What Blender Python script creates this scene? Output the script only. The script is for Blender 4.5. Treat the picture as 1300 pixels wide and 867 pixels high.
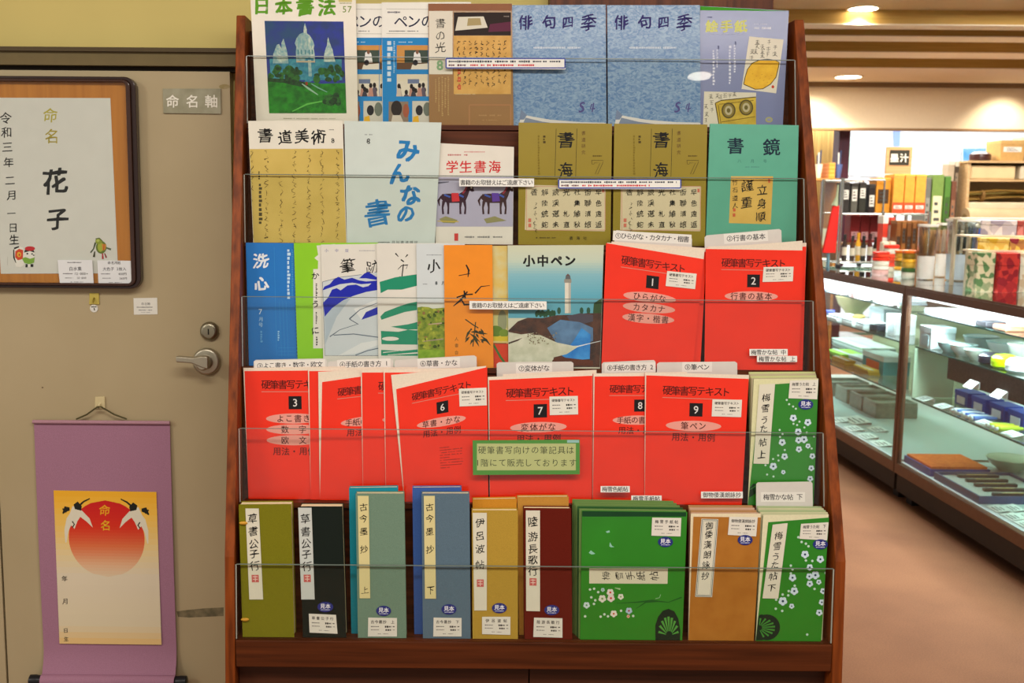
import bpy, math, random
import numpy as np
from mathutils import Vector, Matrix

for _o in list(bpy.data.objects):
    bpy.data.objects.remove(_o)
SC = bpy.context.scene
COL = SC.collection

# ---------------------------------------------------------------- camera
F, CX, CY, H = 1350.0, 560.0, 433.5, 1.4
PITCH, ROLL = math.radians(7.5), math.radians(0.45)
cam = bpy.data.cameras.new('camera')
cam_o = bpy.data.objects.new('camera', cam)
COL.objects.link(cam_o)
cam_o.location = (0, 0, H)
ROT = Matrix.Rotation(math.pi / 2 - PITCH, 3, 'X') @ Matrix.Rotation(ROLL, 3, 'Z')
cam_o.rotation_euler = ROT.to_euler()
cam.sensor_width = 36.0
cam.lens = F / 1300.0 * 36.0
cam.shift_x = (650.0 - CX) / 1300.0
cam.shift_y = 0.0
cam.clip_start = 0.05
cam.dof.use_dof = True
cam.dof.focus_distance = 1.85
cam.dof.aperture_fstop = 9.0
SC.camera = cam_o
CAM = np.array([0, 0, H])
RM = np.array(ROT)

# ---------------------------------------------------------------- look
SC.view_settings.view_transform = 'Standard'
SC.view_settings.look = 'None'
SC.view_settings.gamma = 1.0
SC.view_settings.use_curve_mapping = False
SC.view_settings.exposure = 0.5
SC.cycles.use_denoising = True
SC.cycles.max_bounces = 10
SC.cycles.transparent_max_bounces = 24
SC.cycles.caustics_reflective = False
SC.cycles.caustics_refractive = False

# ---------------------------------------------------------------- world and lamps
W = bpy.data.worlds.new('room_air')
SC.world = W
W.use_nodes = True
W.node_tree.nodes['Background'].inputs[0].default_value = (1.0, 0.93, 0.84, 1)
W.node_tree.nodes['Background'].inputs[1].default_value = 0.42

def area(name, loc, sx, sy, power, col, rot=(0, 0, 0)):
    l = bpy.data.lights.new(name, 'AREA')
    l.shape = 'RECTANGLE'
    l.size, l.size_y, l.energy, l.color = sx, sy, power, col
    o = bpy.data.objects.new(name, l)
    o.location, o.rotation_euler = loc, rot
    COL.objects.link(o)
    return o

def spot(name, loc, power, col, size=110, blend=0.6, rot=(0, 0, 0), r=0.06):
    l = bpy.data.lights.new(name, 'SPOT')
    l.energy, l.color, l.spot_size, l.spot_blend, l.shadow_soft_size = power, col, math.radians(size), blend, r
    o = bpy.data.objects.new(name, l)
    o.location, o.rotation_euler = loc, rot
    COL.objects.link(o)
    return o

WARM, NEUT, COOL = (1.0, 0.86, 0.68), (1.0, 0.94, 0.86), (0.86, 0.94, 1.0)
area('ceiling_fill_light', (0.2, 0.30, 2.57), 2.4, 0.5, 50, NEUT, (math.radians(12), 0, 0))  # area fill without a fixture, set forward so the acrylic doesn't mirror it
area('ceiling_fill_light', (-2.3, -0.3, 2.57), 0.9, 0.9, 44, NEUT, (0, math.radians(-22), 0))  # this and the next: added side fill, kept wide of the acrylic reflections
area('ceiling_fill_light', (2.9, -0.2, 2.57), 0.9, 0.9, 36, NEUT, (0, math.radians(22), 0))
area('ceiling_fill_light', (2.6, 4.6, 2.55), 1.6, 1.6, 75, NEUT)  # this and the next: fixtureless area fill for the bright shop beyond
area('ceiling_fill_light', (3.2, 8.2, 2.44), 2.4, 1.0, 95, NEUT)
area('ceiling_fill_light', (3.7, 6.0, 2.57), 1.2, 0.8, 50, NEUT)  # extra fill added to brighten the goods on the counter
area('far_wall_fill_light', (4.2, 10.9, 2.4), 5.0, 0.7, 120, COOL, (math.radians(25), 0, 0))  # added out of sight behind the bulkhead to whiten the far wall

# ---------------------------------------------------------------- geometry of the view
def rays(px):
    px = np.atleast_2d(np.asarray(px, float))
    d = np.stack([(px[:, 0] - CX) / F, -(px[:, 1] - CY) / F, -np.ones(len(px))], 1)
    return d @ RM.T

class Plane:
    """a real plane of the place; p0 on it, n pointing away from the viewer"""
    def __init__(s, p0, n, v=(0, 0, 1)):
        s.p0, s.n, s.v = np.array(p0, float), np.array(n, float), np.array(v, float)
    def at(s, px, w=0.0):
        d = rays(px)
        k = ((s.p0 + s.n * w - CAM) @ s.n) / (d @ s.n)
        return CAM + d * k[:, None]

def onY(x, y, Y): return Plane((0, Y, 0), (0, 1, 0)).at([(x, y)])[0]
def onX(x, y, X): return Plane((X, 0, 0), (1, 0, 0)).at([(x, y)])[0]
def onZ(x, y, Z): return Plane((0, 0, Z), (0, 0, -1)).at([(x, y)])[0]

# ---------------------------------------------------------------- materials
def lin(h):
    h = h.lstrip('#')
    c = [int(h[i:i + 2], 16) / 255 for i in (0, 2, 4)]
    return tuple((v / 12.92 if v <= 0.04045 else ((v + 0.055) / 1.055) ** 2.4) for v in c)

_M = {}
def mat(h, rough=0.55, coat=0.0, metal=0.0, var=0.05, scale=40.0, kind=None, h2=None, emit=0.0, bump=0.0, spec=0.3):
    key = (h, rough, coat, metal, var, scale, kind, h2, emit, bump, spec)
    if key in _M:
        return _M[key]
    m = bpy.data.materials.new((kind or 'paint') + '_' + h.lstrip('#'))
    m.use_nodes = True
    nt = m.node_tree
    N, L = nt.nodes, nt.links
    b = N['Principled BSDF']
    c = lin(h)
    b.inputs['Base Color'].default_value = (*c, 1)
    b.inputs['Roughness'].default_value = rough
    b.inputs['Metallic'].default_value = metal
    b.inputs['Coat Weight'].default_value = coat
    b.inputs['Coat Roughness'].default_value = 0.12
    b.inputs['Specular IOR Level'].default_value = spec
    if emit:
        b.inputs['Emission Color'].default_value = (*c, 1)
        b.inputs['Emission Strength'].default_value = emit
    tc = N.new('ShaderNodeTexCoord')
    def ramp(src, c0, c1, p0=0.3, p1=0.7):
        r = N.new('ShaderNodeValToRGB')
        r.color_ramp.elements[0].position, r.color_ramp.elements[1].position = p0, p1
        r.color_ramp.elements[0].color, r.color_ramp.elements[1].color = (*c0, 1), (*c1, 1)
        L.new(src, r.inputs[0])
        return r
    def noise(sc, det=3, vec=None):
        n = N.new('ShaderNodeTexNoise')
        n.inputs['Scale'].default_value, n.inputs['Detail'].default_value = sc, det
        L.new(vec or tc.outputs['Object'], n.inputs['Vector'])
        return n
    def mapping(s):
        mp = N.new('ShaderNodeMapping')
        mp.inputs['Scale'].default_value = s
        L.new(tc.outputs['Object'], mp.inputs['Vector'])
        return mp.outputs[0]
    c2 = lin(h2) if h2 else None
    src = None
    if kind in ('wood', 'woodx'):
        s = (90, 90, 3.0) if kind == 'wood' else (3.0, 90, 90)
        src = noise(1.0, 5, mapping(s))
        r = ramp(src.outputs[0], c, c2 or tuple(v * 0.55 for v in c), 0.36, 0.66)
        L.new(r.outputs[0], b.inputs['Base Color'])
    elif kind == 'carpet':
        src = noise(220, 2)
        big = noise(2.2, 4)
        mx = N.new('ShaderNodeMix'); mx.data_type = 'FLOAT'
        mx.inputs[0].default_value = 0.55
        L.new(src.outputs[0], mx.inputs[2]); L.new(big.outputs[0], mx.inputs[3])
        r = ramp(mx.outputs[0], c, c2)
        L.new(r.outputs[0], b.inputs['Base Color'])
    elif kind == 'washi':
        mp = mapping((1, 1, 1.6))
        src = noise(scale, 6, mp)
        src.inputs['Distortion'].default_value = 1.6
        r = ramp(src.outputs[0], c, c2, 0.36, 0.62)
        L.new(r.outputs[0], b.inputs['Base Color'])
    elif kind == 'mottle':
        src = noise(scale, 5)
        r = ramp(src.outputs[0], c, c2, 0.35, 0.65)
        L.new(r.outputs[0], b.inputs['Base Color'])
    elif kind == 'floral':
        v = N.new('ShaderNodeTexVoronoi')
        v.inputs['Scale'].default_value = scale
        L.new(tc.outputs['Object'], v.inputs['Vector'])
        r = ramp(v.outputs['Color'], c, c2, 0.35, 0.6)
        L.new(r.outputs[0], b.inputs['Base Color'])
        src = None
    elif kind == 'weave':
        src = noise(900, 1)
        r = ramp(src.outputs[0], c, tuple(v * 0.8 for v in c))
        L.new(r.outputs[0], b.inputs['Base Color'])
    elif var:
        src = noise(scale, 3)
        lo = tuple(max(0, v * (1 - var)) for v in c)
        hi = tuple(min(1, v * (1 + var)) for v in c)
        r = ramp(src.outputs[0], lo, hi)
        L.new(r.outputs[0], b.inputs['Base Color'])
    if bump and src:
        bp = N.new('ShaderNodeBump')
        bp.inputs['Strength'].default_value, bp.inputs['Distance'].default_value = bump, 0.002
        L.new(src.outputs[0], bp.inputs['Height'])
        L.new(bp.outputs[0], b.inputs['Normal'])
    _M[key] = m
    return m

def clear(name, tint='#f4fbf8', refl=0.05, rough=0.02):
    key = ('clear', tint, refl, rough)
    if key in _M:
        return _M[key]
    m = bpy.data.materials.new(name)
    m.use_nodes = True
    nt = m.node_tree
    N, L = nt.nodes, nt.links
    N.remove(N['Principled BSDF'])
    out = N['Material Output']
    t = N.new('ShaderNodeBsdfTransparent'); t.inputs[0].default_value = (*lin(tint), 1)
    g = N.new('ShaderNodeBsdfGlossy'); g.inputs['Roughness'].default_value = rough
    fr = N.new('ShaderNodeFresnel')
    ge = N.new('ShaderNodeNewGeometry')
    io = N.new('ShaderNodeMix'); io.data_type = 'FLOAT'      # thin sheet: both faces reflect like the outside
    io.inputs[2].default_value, io.inputs[3].default_value = 1.45, 1 / 1.45
    L.new(ge.outputs['Backfacing'], io.inputs[0]); L.new(io.outputs[0], fr.inputs[0])
    mu = N.new('ShaderNodeMath'); mu.operation = 'MULTIPLY'; mu.inputs[1].default_value = refl / 0.034
    mu.use_clamp = True
    mx = N.new('ShaderNodeMixShader')
    L.new(fr.outputs[0], mu.inputs[0]); L.new(mu.outputs[0], mx.inputs[0])
    L.new(t.outputs[0], mx.inputs[1]); L.new(g.outputs[0], mx.inputs[2])
    L.new(mx.outputs[0], out.inputs[0])
    _M[key] = m
    return m

def ink(h): return mat(h, 0.6, var=0.0, spec=0.2)


# ---------------------------------------------------------------- mesh builder
class MB:
    def __init__(s):
        s.V, s.n, s.Fs, s.Fm, s.mats, s.smooth = [], 0, [], [], [], False
    def add(s, verts, faces, m):
        verts = np.asarray(verts, float).reshape(-1, 3)
        if m not in s.mats:
            s.mats.append(m)
        k = s.mats.index(m)
        b = s.n
        s.V.append(verts)
        s.n += len(verts)
        for f in faces:
            s.Fs.append(tuple(int(i) + b for i in f))
            s.Fm.append(k)
        return s
    def prism(s, a, b, m):
        """a, b: matching outlines (n x 3) of two ends"""
        n = len(a)
        v = np.concatenate([a, b])
        f = [tuple(range(n - 1, -1, -1)), tuple(range(n, 2 * n))]
        f += [(i, (i + 1) % n, n + (i + 1) % n, n + i) for i in range(n)]
        return s.add(v, f, m)
    def box(s, lo, hi, m):
        x0, y0, z0 = lo; x1, y1, z1 = hi
        v = [(x0, y0, z0), (x1, y0, z0), (x1, y1, z0), (x0, y1, z0), (x0, y0, z1), (x1, y0, z1), (x1, y1, z1), (x0, y1, z1)]
        return s.add(v, [(3, 2, 1, 0), (4, 5, 6, 7), (0, 1, 5, 4), (1, 2, 6, 5), (2, 3, 7, 6), (3, 0, 4, 7)], m)
    def lathe(s, c, prof, m, seg=20, axis='z'):
        """prof: [(r, h)...] turned about an axis through c"""
        v, f = [], []
        for r, h in prof:
            for k in range(seg):
                a = 2 * math.pi * k / seg
                p = (r * math.cos(a), r * math.sin(a), h)
                if axis == 'y': p = (p[0], p[2], p[1])
                if axis == 'x': p = (p[2], p[0], p[1])
                v.append((c[0] + p[0], c[1] + p[1], c[2] + p[2]))
        n = len(prof)
        for i in range(n - 1):
            for k in range(seg):
                f.append((i * seg + k, i * seg + (k + 1) % seg, (i + 1) * seg + (k + 1) % seg, (i + 1) * seg + k))
        f.append(tuple(range(seg - 1, -1, -1)))
        f.append(tuple(range((n - 1) * seg, n * seg)))
        return s.add(v, f, m)
    def tube(s, pts, r, m, seg=10):
        pts = [Vector(p) for p in pts]
        v, f = [], []
        for i, p in enumerate(pts):
            t = (pts[min(i + 1, len(pts) - 1)] - pts[max(i - 1, 0)]).normalized()
            a = t.orthogonal().normalized() if abs(t.z) > .9 else t.cross(Vector((0, 0, 1))).normalized()
            b = t.cross(a)
            rr = r[i] if isinstance(r, (list, tuple)) else r
            for k in range(seg):
                q = p + a * (rr * math.cos(2 * math.pi * k / seg)) + b * (rr * math.sin(2 * math.pi * k / seg))
                v.append(tuple(q))
        for i in range(len(pts) - 1):
            for k in range(seg):
                f.append((i * seg + k, i * seg + (k + 1) % seg, (i + 1) * seg + (k + 1) % seg, (i + 1) * seg + k))
        f.append(tuple(range(seg - 1, -1, -1)))
        f.append(tuple(range((len(pts) - 1) * seg, len(pts) * seg)))
        return s.add(v, f, m)
    def build(s, name, parent=None, smooth=False, bevel=0.0):
        me = bpy.data.meshes.new(name)
        V = np.concatenate(s.V) if s.V else np.zeros((0, 3))
        org = np.zeros(3)
        if parent is not None:
            org = np.array(wloc(parent))
        elif len(V):
            lo, hi = V.min(0), V.max(0)
            org = np.array([(lo[0] + hi[0]) / 2, (lo[1] + hi[1]) / 2, lo[2]])
        me.from_pydata((V - org).tolist(), [], s.Fs)
        for m in s.mats:
            me.materials.append(m)
        me.polygons.foreach_set('material_index', s.Fm)
        if smooth:
            me.polygons.foreach_set('use_smooth', [True] * len(s.Fs))
            me.set_sharp_from_angle(angle=math.radians(40))
        me.update()
        o = bpy.data.objects.new(name, me)
        COL.objects.link(o)
        if parent is not None:
            o.parent = parent
        else:
            o.location = org
        if bevel:
            bv = o.modifiers.new('bevel', 'BEVEL')
            bv.width, bv.segments, bv.limit_method = bevel, 2, 'ANGLE'
        return o

def wloc(o):
    l = Vector(o.location)
    p = o.parent
    while p:
        l += Vector(p.location)
        p = p.parent
    return l

def tag(o, label=None, cat=None, group=None, kind=None):
    if label: o['label'] = label
    if cat: o['category'] = cat
    if group: o['group'] = group
    if kind: o['kind'] = kind
    return o

def thing(name, loc, label, cat, group=None):
    o = bpy.data.objects.new(name, None)
    o.empty_display_size = 0.02
    o.location = tuple(float(v) for v in loc)
    COL.objects.link(o)
    return tag(o, label, cat, group)

def struct(name, mb, **k):
    return tag(mb.build(name, **k), kind='structure')

# ---------------------------------------------------------------- printed art on a plane
_G = {}
def bold(v, f, k):
    if k < .008: return v, f
    k *= .6
    n = len(v)
    sh = [(-k, -k * .8), (k, -k * .8), (k, k * .8), (-k, k * .8)]
    return np.concatenate([v + np.array(d) for d in sh]), [tuple(i + n * j for i in q) for j in range(4) for q in f]

def glyph(ch, weight=0.0):
    weight = 0.0
    key = (ch, round(weight, 3))
    if key in _G:
        return _G[key]
    cu = bpy.data.curves.new('glyph', 'FONT')
    cu.body, cu.size, cu.offset, cu.resolution_u = ch, 1.0, weight, 2
    ob = bpy.data.objects.new('glyph', cu)
    COL.objects.link(ob)
    dg = bpy.context.evaluated_depsgraph_get()
    me = bpy.data.meshes.new_from_object(ob.evaluated_get(dg))
    v = np.array([q.co[:2] for q in me.vertices]).reshape(-1, 2)
    f = [tuple(p.vertices) for p in me.polygons]
    bpy.data.objects.remove(ob); bpy.data.curves.remove(cu); bpy.data.meshes.remove(me)
    if len(v):
        v = v - (v.min(0) + v.max(0)) / 2
    _G[key] = (v, f)
    return _G[key]

NARROW = set('0123456789,.1SUGOIhaki ')
STEP = 1.0e-5
class Art:
    def __init__(s, mb, pl, w):
        s.mb, s.pl, s.w, s.k, s.o, s.fn = mb, pl, w, 1, (0, 0, 1.0), None
        s.clip = None
        s.rnd = random.Random(7)
    def frame(s, ox=0, oy=0, sc=1.0):
        s.o, s.fn = (ox, oy, sc), None
        return s
    def up(s, n=1):
        s.k += n
        return s
    def put(s, pts, faces, m):
        pts = np.asarray(pts, float).reshape(-1, 2)
        if s.fn: pts = s.fn(pts)
        else: pts = np.array(s.o[:2]) + pts / s.o[2]
        if s.clip is not None:
            TL, TR, BR, BL = s.clip
            y = pts[:, 1]
            y0 = TL[1] + (TR[1] - TL[1]) * (pts[:, 0] - TL[0]) / (TR[0] - TL[0])
            pts[:, 1] = np.maximum(y, y0 + .3)
            xl = TL[0] + (BL[0] - TL[0]) * (pts[:, 1] - TL[1]) / (BL[1] - TL[1]) + .25
            xr = TR[0] + (BR[0] - TR[0]) * (pts[:, 1] - TR[1]) / (BR[1] - TR[1]) - .25
            pts[:, 0] = np.clip(pts[:, 0], xl, xr)
        P = s.pl.at(pts, s.w - s.k * STEP)
        if s.clip is not None:
            d = np.maximum(0, s.pl.base + .0008 - P @ s.pl.v)
            P = P + d[:, None] * s.pl.v
        s.mb.add(P, faces, m if not isinstance(m, str) else ink(m))
    def poly(s, pts, m, up=True):
        if up: s.up()
        s.put(pts, [tuple(range(len(pts)))[::-1]], m)
        return s
    def rect(s, x0, y0, x1, y1, m, up=True):
        return s.poly([(x0, y0), (x1, y0), (x1, y1), (x0, y1)], m, up)
    def ell(s, cx, cy, rx, ry, m, n=24, up=True, a0=0, a1=360, rot=0):
        if not up: s.k += .35
        full = a1 - a0 >= 360
        th = [math.radians(a0 + (a1 - a0) * i / (n if full else n - 1)) for i in range(n)]
        cr, sr = math.cos(math.radians(rot)), math.sin(math.radians(rot))
        pts = [(cx + rx * math.cos(t) * cr - ry * math.sin(t) * sr, cy + rx * math.cos(t) * sr + ry * math.sin(t) * cr) for t in th]
        return s.poly(pts, m, up)
    def line(s, pts, wd, m, up=True):
        if up: s.up()
        pts = [np.array(p, float) for p in pts]
        n = len(pts)
        wd = wd if isinstance(wd, (list, tuple)) else [wd] * n
        L, R = [], []
        for i in range(n):
            t = pts[min(i + 1, n - 1)] - pts[max(i - 1, 0)]
            t = t / (np.linalg.norm(t) + 1e-9)
            nn = np.array([-t[1], t[0]])
            L.append(pts[i] + nn * wd[i] / 2); R.append(pts[i] - nn * wd[i] / 2)
        s.put(L + R, [(i, i + 1, n + i + 1, n + i) for i in range(n - 1)], m)
        return s
    def outline(s, x0, y0, x1, y1, wd, m):
        s.up()
        for a, b in (((x0, y0), (x1, y0)), ((x0, y1), (x1, y1)), ((x0, y0), (x0, y1)), ((x1, y0), (x1, y1))):
            s.line([a, b], wd, m, up=False)
        return s
    def text(s, t, x, y, size, m, vert=False, pitch=None, rot=0.0, weight=0.0, brush=0.0, squash=1.0, up=True):
        """(x, y) is the centre of the whole string"""
        if up: s.up()
        adv = [(0.58 if c in NARROW else 1.0) * (pitch or size) for c in t]
        tot = sum(adv)
        a = -tot / 2
        cr, sr = math.cos(math.radians(rot)), math.sin(math.radians(rot))
        for i, c in enumerate(t):
            p = a + adv[i] / 2
            a += adv[i]
            if c in ' \u3000': continue
            v, f = glyph(c)
            if not len(v): continue
            g = v.copy()
            if vert and c == 'ー': g = np.stack([g[:, 1], -g[:, 0]], 1)
            if brush:
                ph = s.rnd.uniform(0, 6)
                g = g + brush * 0.035 * np.stack([np.sin(g[:, 1] * 9 + ph), np.sin(g[:, 0] * 8 + ph * 2)], 1)
                g = g * (1 + brush * s.rnd.uniform(-0.08, 0.08))
                g[:, 1] += brush * 0.10 * g[:, 0]
            ox, oy = (0, p) if vert else (p, 0)
            k0 = s.k
            w_ = weight * .6
            for j, (dx, dy) in enumerate([(-w_, -w_ * .8), (w_, -w_ * .8), (w_, w_ * .8), (-w_, w_ * .8)] if weight >= .008 else [(0, 0)]):
                gx, gy = (g[:, 0] + dx) * size * squash + ox, -(g[:, 1] + dy) * size + oy
                s.k = k0 + j * .45
                s.put(np.stack([x + gx * cr - gy * sr, y + gx * sr + gy * cr], 1), f, m)
            s.k = k0
        s.k += 2
        return s
    def micro(s, x0, y0, x1, y1, m, rows=1, fill=0.6, up=True):
        """printing too small to read"""
        if up: s.up()
        h = (y1 - y0) / rows
        for r in range(rows):
            x = x0
            yc = y0 + h * (r + .5)
            while x < x1:
                wd = s.rnd.uniform(.5, 1.1) * h * .7
                if s.rnd.random() < .86:
                    hh = h * fill * s.rnd.uniform(.6, 1)
                    e = min(x + wd, x1)
                    s.put([(x, yc - hh / 2), (e, yc - hh / 2), (e, yc + hh / 2), (x, yc + hh / 2)], [(3, 2, 1, 0)], m)
                x += wd * 1.25
        return s
    def vmicro(s, x0, y0, x1, y1, m, up=True):
        if up: s.up()
        wd = x1 - x0
        y = y0
        while y < y1:
            h = s.rnd.uniform(.6, 1.0) * wd
            q = s.rnd.uniform(0.5, 1)
            s.put([(x0, y), (x0 + wd * q, y), (x0 + wd * q, y + h), (x0, y + h)], [(3, 2, 1, 0)], m)
            y += h * 1.45
        return s
    def scrawl(s, x, y0, y1, wd, m, thick=1.0, seed=0, up=True, gap=0.25):
        """a column of running brush hand"""
        if up: s.up()
        R = random.Random(seed)
        y = y0
        while y < y1:
            n = R.randint(3, 7)
            pts, ws = [], []
            px, py = x + R.uniform(-.3, .3) * wd, y
            for i in range(n):
                pts.append((px, py)); ws.append(thick * R.uniform(.35, 1.25) * (.5 if i in (0, n - 1) else 1))
                px = x + R.uniform(-.5, .5) * wd
                py += R.uniform(-.02, .3) * wd * 1.6
            s.line(pts, ws, m, up=False)
            y = max(py, y + wd * .5) + R.uniform(.5, 1) * gap * wd
        return s
    def kanji(s, x, y, size, m, seed=0, thick=.1):
        """a brush-written character that cannot be read in the photograph"""
        R = random.Random(seed)
        for i in range(R.randint(2, 3)):
            yy = y + size * (-.38 + .34 * i + R.uniform(-.05, .05))
            l = size * R.uniform(.22, .42)
            s.line([(x - l, yy + .03 * size), (x, yy), (x + l, yy - .05 * size)], [thick * size * .7, thick * size * .5, thick * size * 1.1], m, up=False)
        xx = x + size * R.uniform(-.12, .12)
        s.line([(xx, y - .48 * size), (xx + .02 * size, y), (xx - .05 * size, y + .42 * size)], [thick * size, thick * size * .8, thick * size * .4], m, up=False)
        if R.random() < .6:
            s.line([(xx, y), (xx - .2 * size, y + .25 * size), (xx - .42 * size, y + .45 * size)], [thick * size * .8, thick * size * .6, thick * size * .2], m, up=False)
            s.line([(xx, y), (xx + .2 * size, y + .25 * size), (xx + .42 * size, y + .42 * size)], [thick * size * .5, thick * size * .8, thick * size * 1.2], m, up=False)
        return s
    def bands(s, x0, y0, x1, y1, stops, n=10):
        """a printed run of colours from top to bottom"""
        s.up()
        for i in range(n):
            t = (i + .5) / n
            a = y0 + (y1 - y0) * i / n; b = y0 + (y1 - y0) * (i + 1) / n
            s.rect(x0, a, x1, b, blend(stops, t), up=False)
        return s

def blend(stops, t):
    for (t0, c0), (t1, c1) in zip(stops, stops[1:]):
        if t <= t1:
            k = 0 if t1 == t0 else max(0, (t - t0) / (t1 - t0))
            a = [int(c0[i:i + 2], 16) for i in (1, 3, 5)]; b = [int(c1[i:i + 2], 16) for i in (1, 3, 5)]
            return '#%02x%02x%02x' % tuple(round(p + (q - p) * k) for p, q in zip(a, b))
    return stops[-1][1]

def bil(q):
    """design coordinates (0..100 across, 0..100 down) -> photograph, through the four corners TL TR BR BL"""
    q = np.array(q, float)
    def fn(p):
        u, v = p[:, :1] / 100, p[:, 1:] / 100
        return (q[0] * (1 - u) + q[1] * u) * (1 - v) + (q[3] * (1 - u) + q[2] * u) * v
    return fn

# ================================================================ THE SETTING
WY = 2.16                                        # face of the door and the wall on the left
XR = onY(981, 4, WY)[0]                          # where that wall ends
XP = onY(698, 4, WY)[0]
XD0 = onY(5, 790, WY)[0]                         # gap between the two door leaves
XD1 = onY(292, 120, WY)[0]
ZT0, ZT1 = onY(150, 88, WY)[2], onY(150, 67, WY)[2]
m_wall = mat('#cdbd74', 0.7, var=0.05, scale=3)
m_door = mat('#b3a482', 0.5, kind='mottle', h2='#ab9c79', scale=2.5)
m_floor = mat('#96694a', 0.95, kind='carpet', h2='#6f4a35', scale=3)
m_ceil = mat('#cdb898', 0.8, var=0.03, scale=4)
m_beam = mat('#b3904c', 0.7, kind='woodx', h2='#a5823f')
m_bronze = mat('#6b4a2f', 0.4, kind='woodx', h2='#54371f')

struct('floor', MB().box((-3.2, -3, -0.05), (10, 14, 0), m_floor))
w = MB().box((-3.2, WY + .035, 0), (XP, WY + .16, 2.59), m_wall)
struct('wall_left', w)
struct('trim_1', MB().box((XP, WY - .005, 0), (XR, WY + .28, 2.59), mat('#6e3a1e', 0.45, kind='wood', h2='#4b2412')))
t = MB().box((-3.2, WY - .012, ZT0 + .006), (XP - .01, WY + .035, ZT1), mat('#6a5c37', 0.5, var=.05))
t.box((-3.2, WY - .02, ZT1), (XP - .01, WY + .035, ZT1 + .008), mat('#4b3d20', 0.5))
t.box((-3.2, WY + .004, ZT0 - .002), (XP - .01, WY + .035, ZT0 + .006), mat('#1d160c', 0.8))
struct('trim_2', t)

# the door leaf with its lock and lever, and the leaf beside it
wallP = Plane((0, WY, 0), (0, 1, 0))
d = MB().box((XD0 + .004, WY, .004), (XD1, WY + .033, ZT0 - .003), m_door)
a = Art(d, wallP, 0.0)
a.poly([(224, 776), (240, 774), (262, 772), (284, 771), (284, 782), (262, 783), (240, 784), (226, 783)], mat('#5f5a42', .7, kind='mottle', h2='#84785a', scale=60))
a.ell(54, 492, 1.2, 1.0, ink('#6a5a40'))
a.ell(285, 110, 7, 3, mat('#8a7a3a', .7, kind='mottle', h2='#a3946c', scale=50))
door = tag(d.build('door_1'), 'beige steel door leaf with lever handle left of the book rack', 'door', kind='structure')
struct('door_2', MB().box((-3.2, WY + .001, .004), (XD0 - .001, WY + .033, ZT0 - .003), m_door))
m_st = mat('#b5b09c', 0.38, metal=.85, var=.02)
m_st2 = mat('#98937f', 0.38, metal=1.0, var=.02)
c = onY(263, 458.5, WY)
lv = MB()
r = .0285
lv.lathe((c[0], WY, c[2]), [(r, 0), (r, -.006), (r * .9, -.011), (r * .45, -.012), (r * .45, -.045), (r * .4, -.048)], m_st, 28, 'y')
E0 = onY(224, 451, WY - .045)
n = 10
top, bot = [], []
for i in range(n + 1):
    k = i / n
    x = c[0] + .013 - (c[0] + .013 - E0[0]) * k
    zc = c[2] + .004 + .007 * math.sin(k * 1.4)
    hh = .0125 - .0065 * min(1, max(0, (k - .15) / .35))
    top.append((x, zc + hh)); bot.append((x, zc - hh))
ol = top + bot[::-1]
lv.prism([(x, WY - .051, z) for x, z in ol], [(x, WY - .036, z) for x, z in ol], m_st)
lv.build('door_handle', door, smooth=True, bevel=.002)
c = onY(266.5, 420, WY)
lk = MB().lathe((c[0], WY, c[2]), [(.019, 0), (.019, -.006), (.016, -.010), (.0125, -.011), (.0125, -.014), (.003, -.0145)], m_st2, 28, 'y')
lk.box((c[0] - .0012, WY - .0152, c[2] - .006), (c[0] + .0012, WY - .014, c[2] + .006), ink('#17140f'))
tag(lk.build('lock_cylinder', door, smooth=True), 'dark metal keyhole cylinder')

# ceiling: plain near part, four deep beams, then the lower strip and the bulkhead
struct('ceiling', MB().box((-3.2, -4, 2.59), (10, 6.75, 2.66), m_ceil).box((-3.2, 6.75, 2.85), (10, 10, 2.9), m_ceil))
m_lit_under = mat('#eadfc8', 0.7, var=.02)  # light on the undersides is put into the colour, faces stay darker
for i, (y0, y1) in enumerate(((6.75, 6.92), (7.2, 7.43), (7.94, 8.25), (8.84, 9.88))):
    b = MB().box((-3.2, y0, 2.505), (10, y1, 2.85), m_beam).box((-3.2, y0, 2.5), (10, y1, 2.506), m_lit_under)
    tag(struct('trim_%d' % (6 + i), b), 'wide ceiling beam, its lit underside put into a paler colour')
struct('trim_3', MB().box((-3.2, 9.85, 2.46), (10, 9.9, 2.5), mat('#7a6142', .6)))
zs = onY(1150, 163, 9.9)[2]
struct('wall_bulkhead', MB().box((-3.2, 9.9, zs), (10, 10.0, 2.5), mat('#e6d6b8', .7, var=.02)))
struct('trim_4', MB().box((-3.2, 9.89, zs - .02), (10, 10.0, zs), mat('#93744f', .6)))
struct('wall_back', MB().box((-3.2, 12.4, 0), (10, 12.5, 2.9), mat('#f4f6f8', .6, var=.01)))
struct('ceiling_back', MB().box((-3.2, 10.0, 2.85), (10, 12.5, 2.9), m_ceil))

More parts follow.
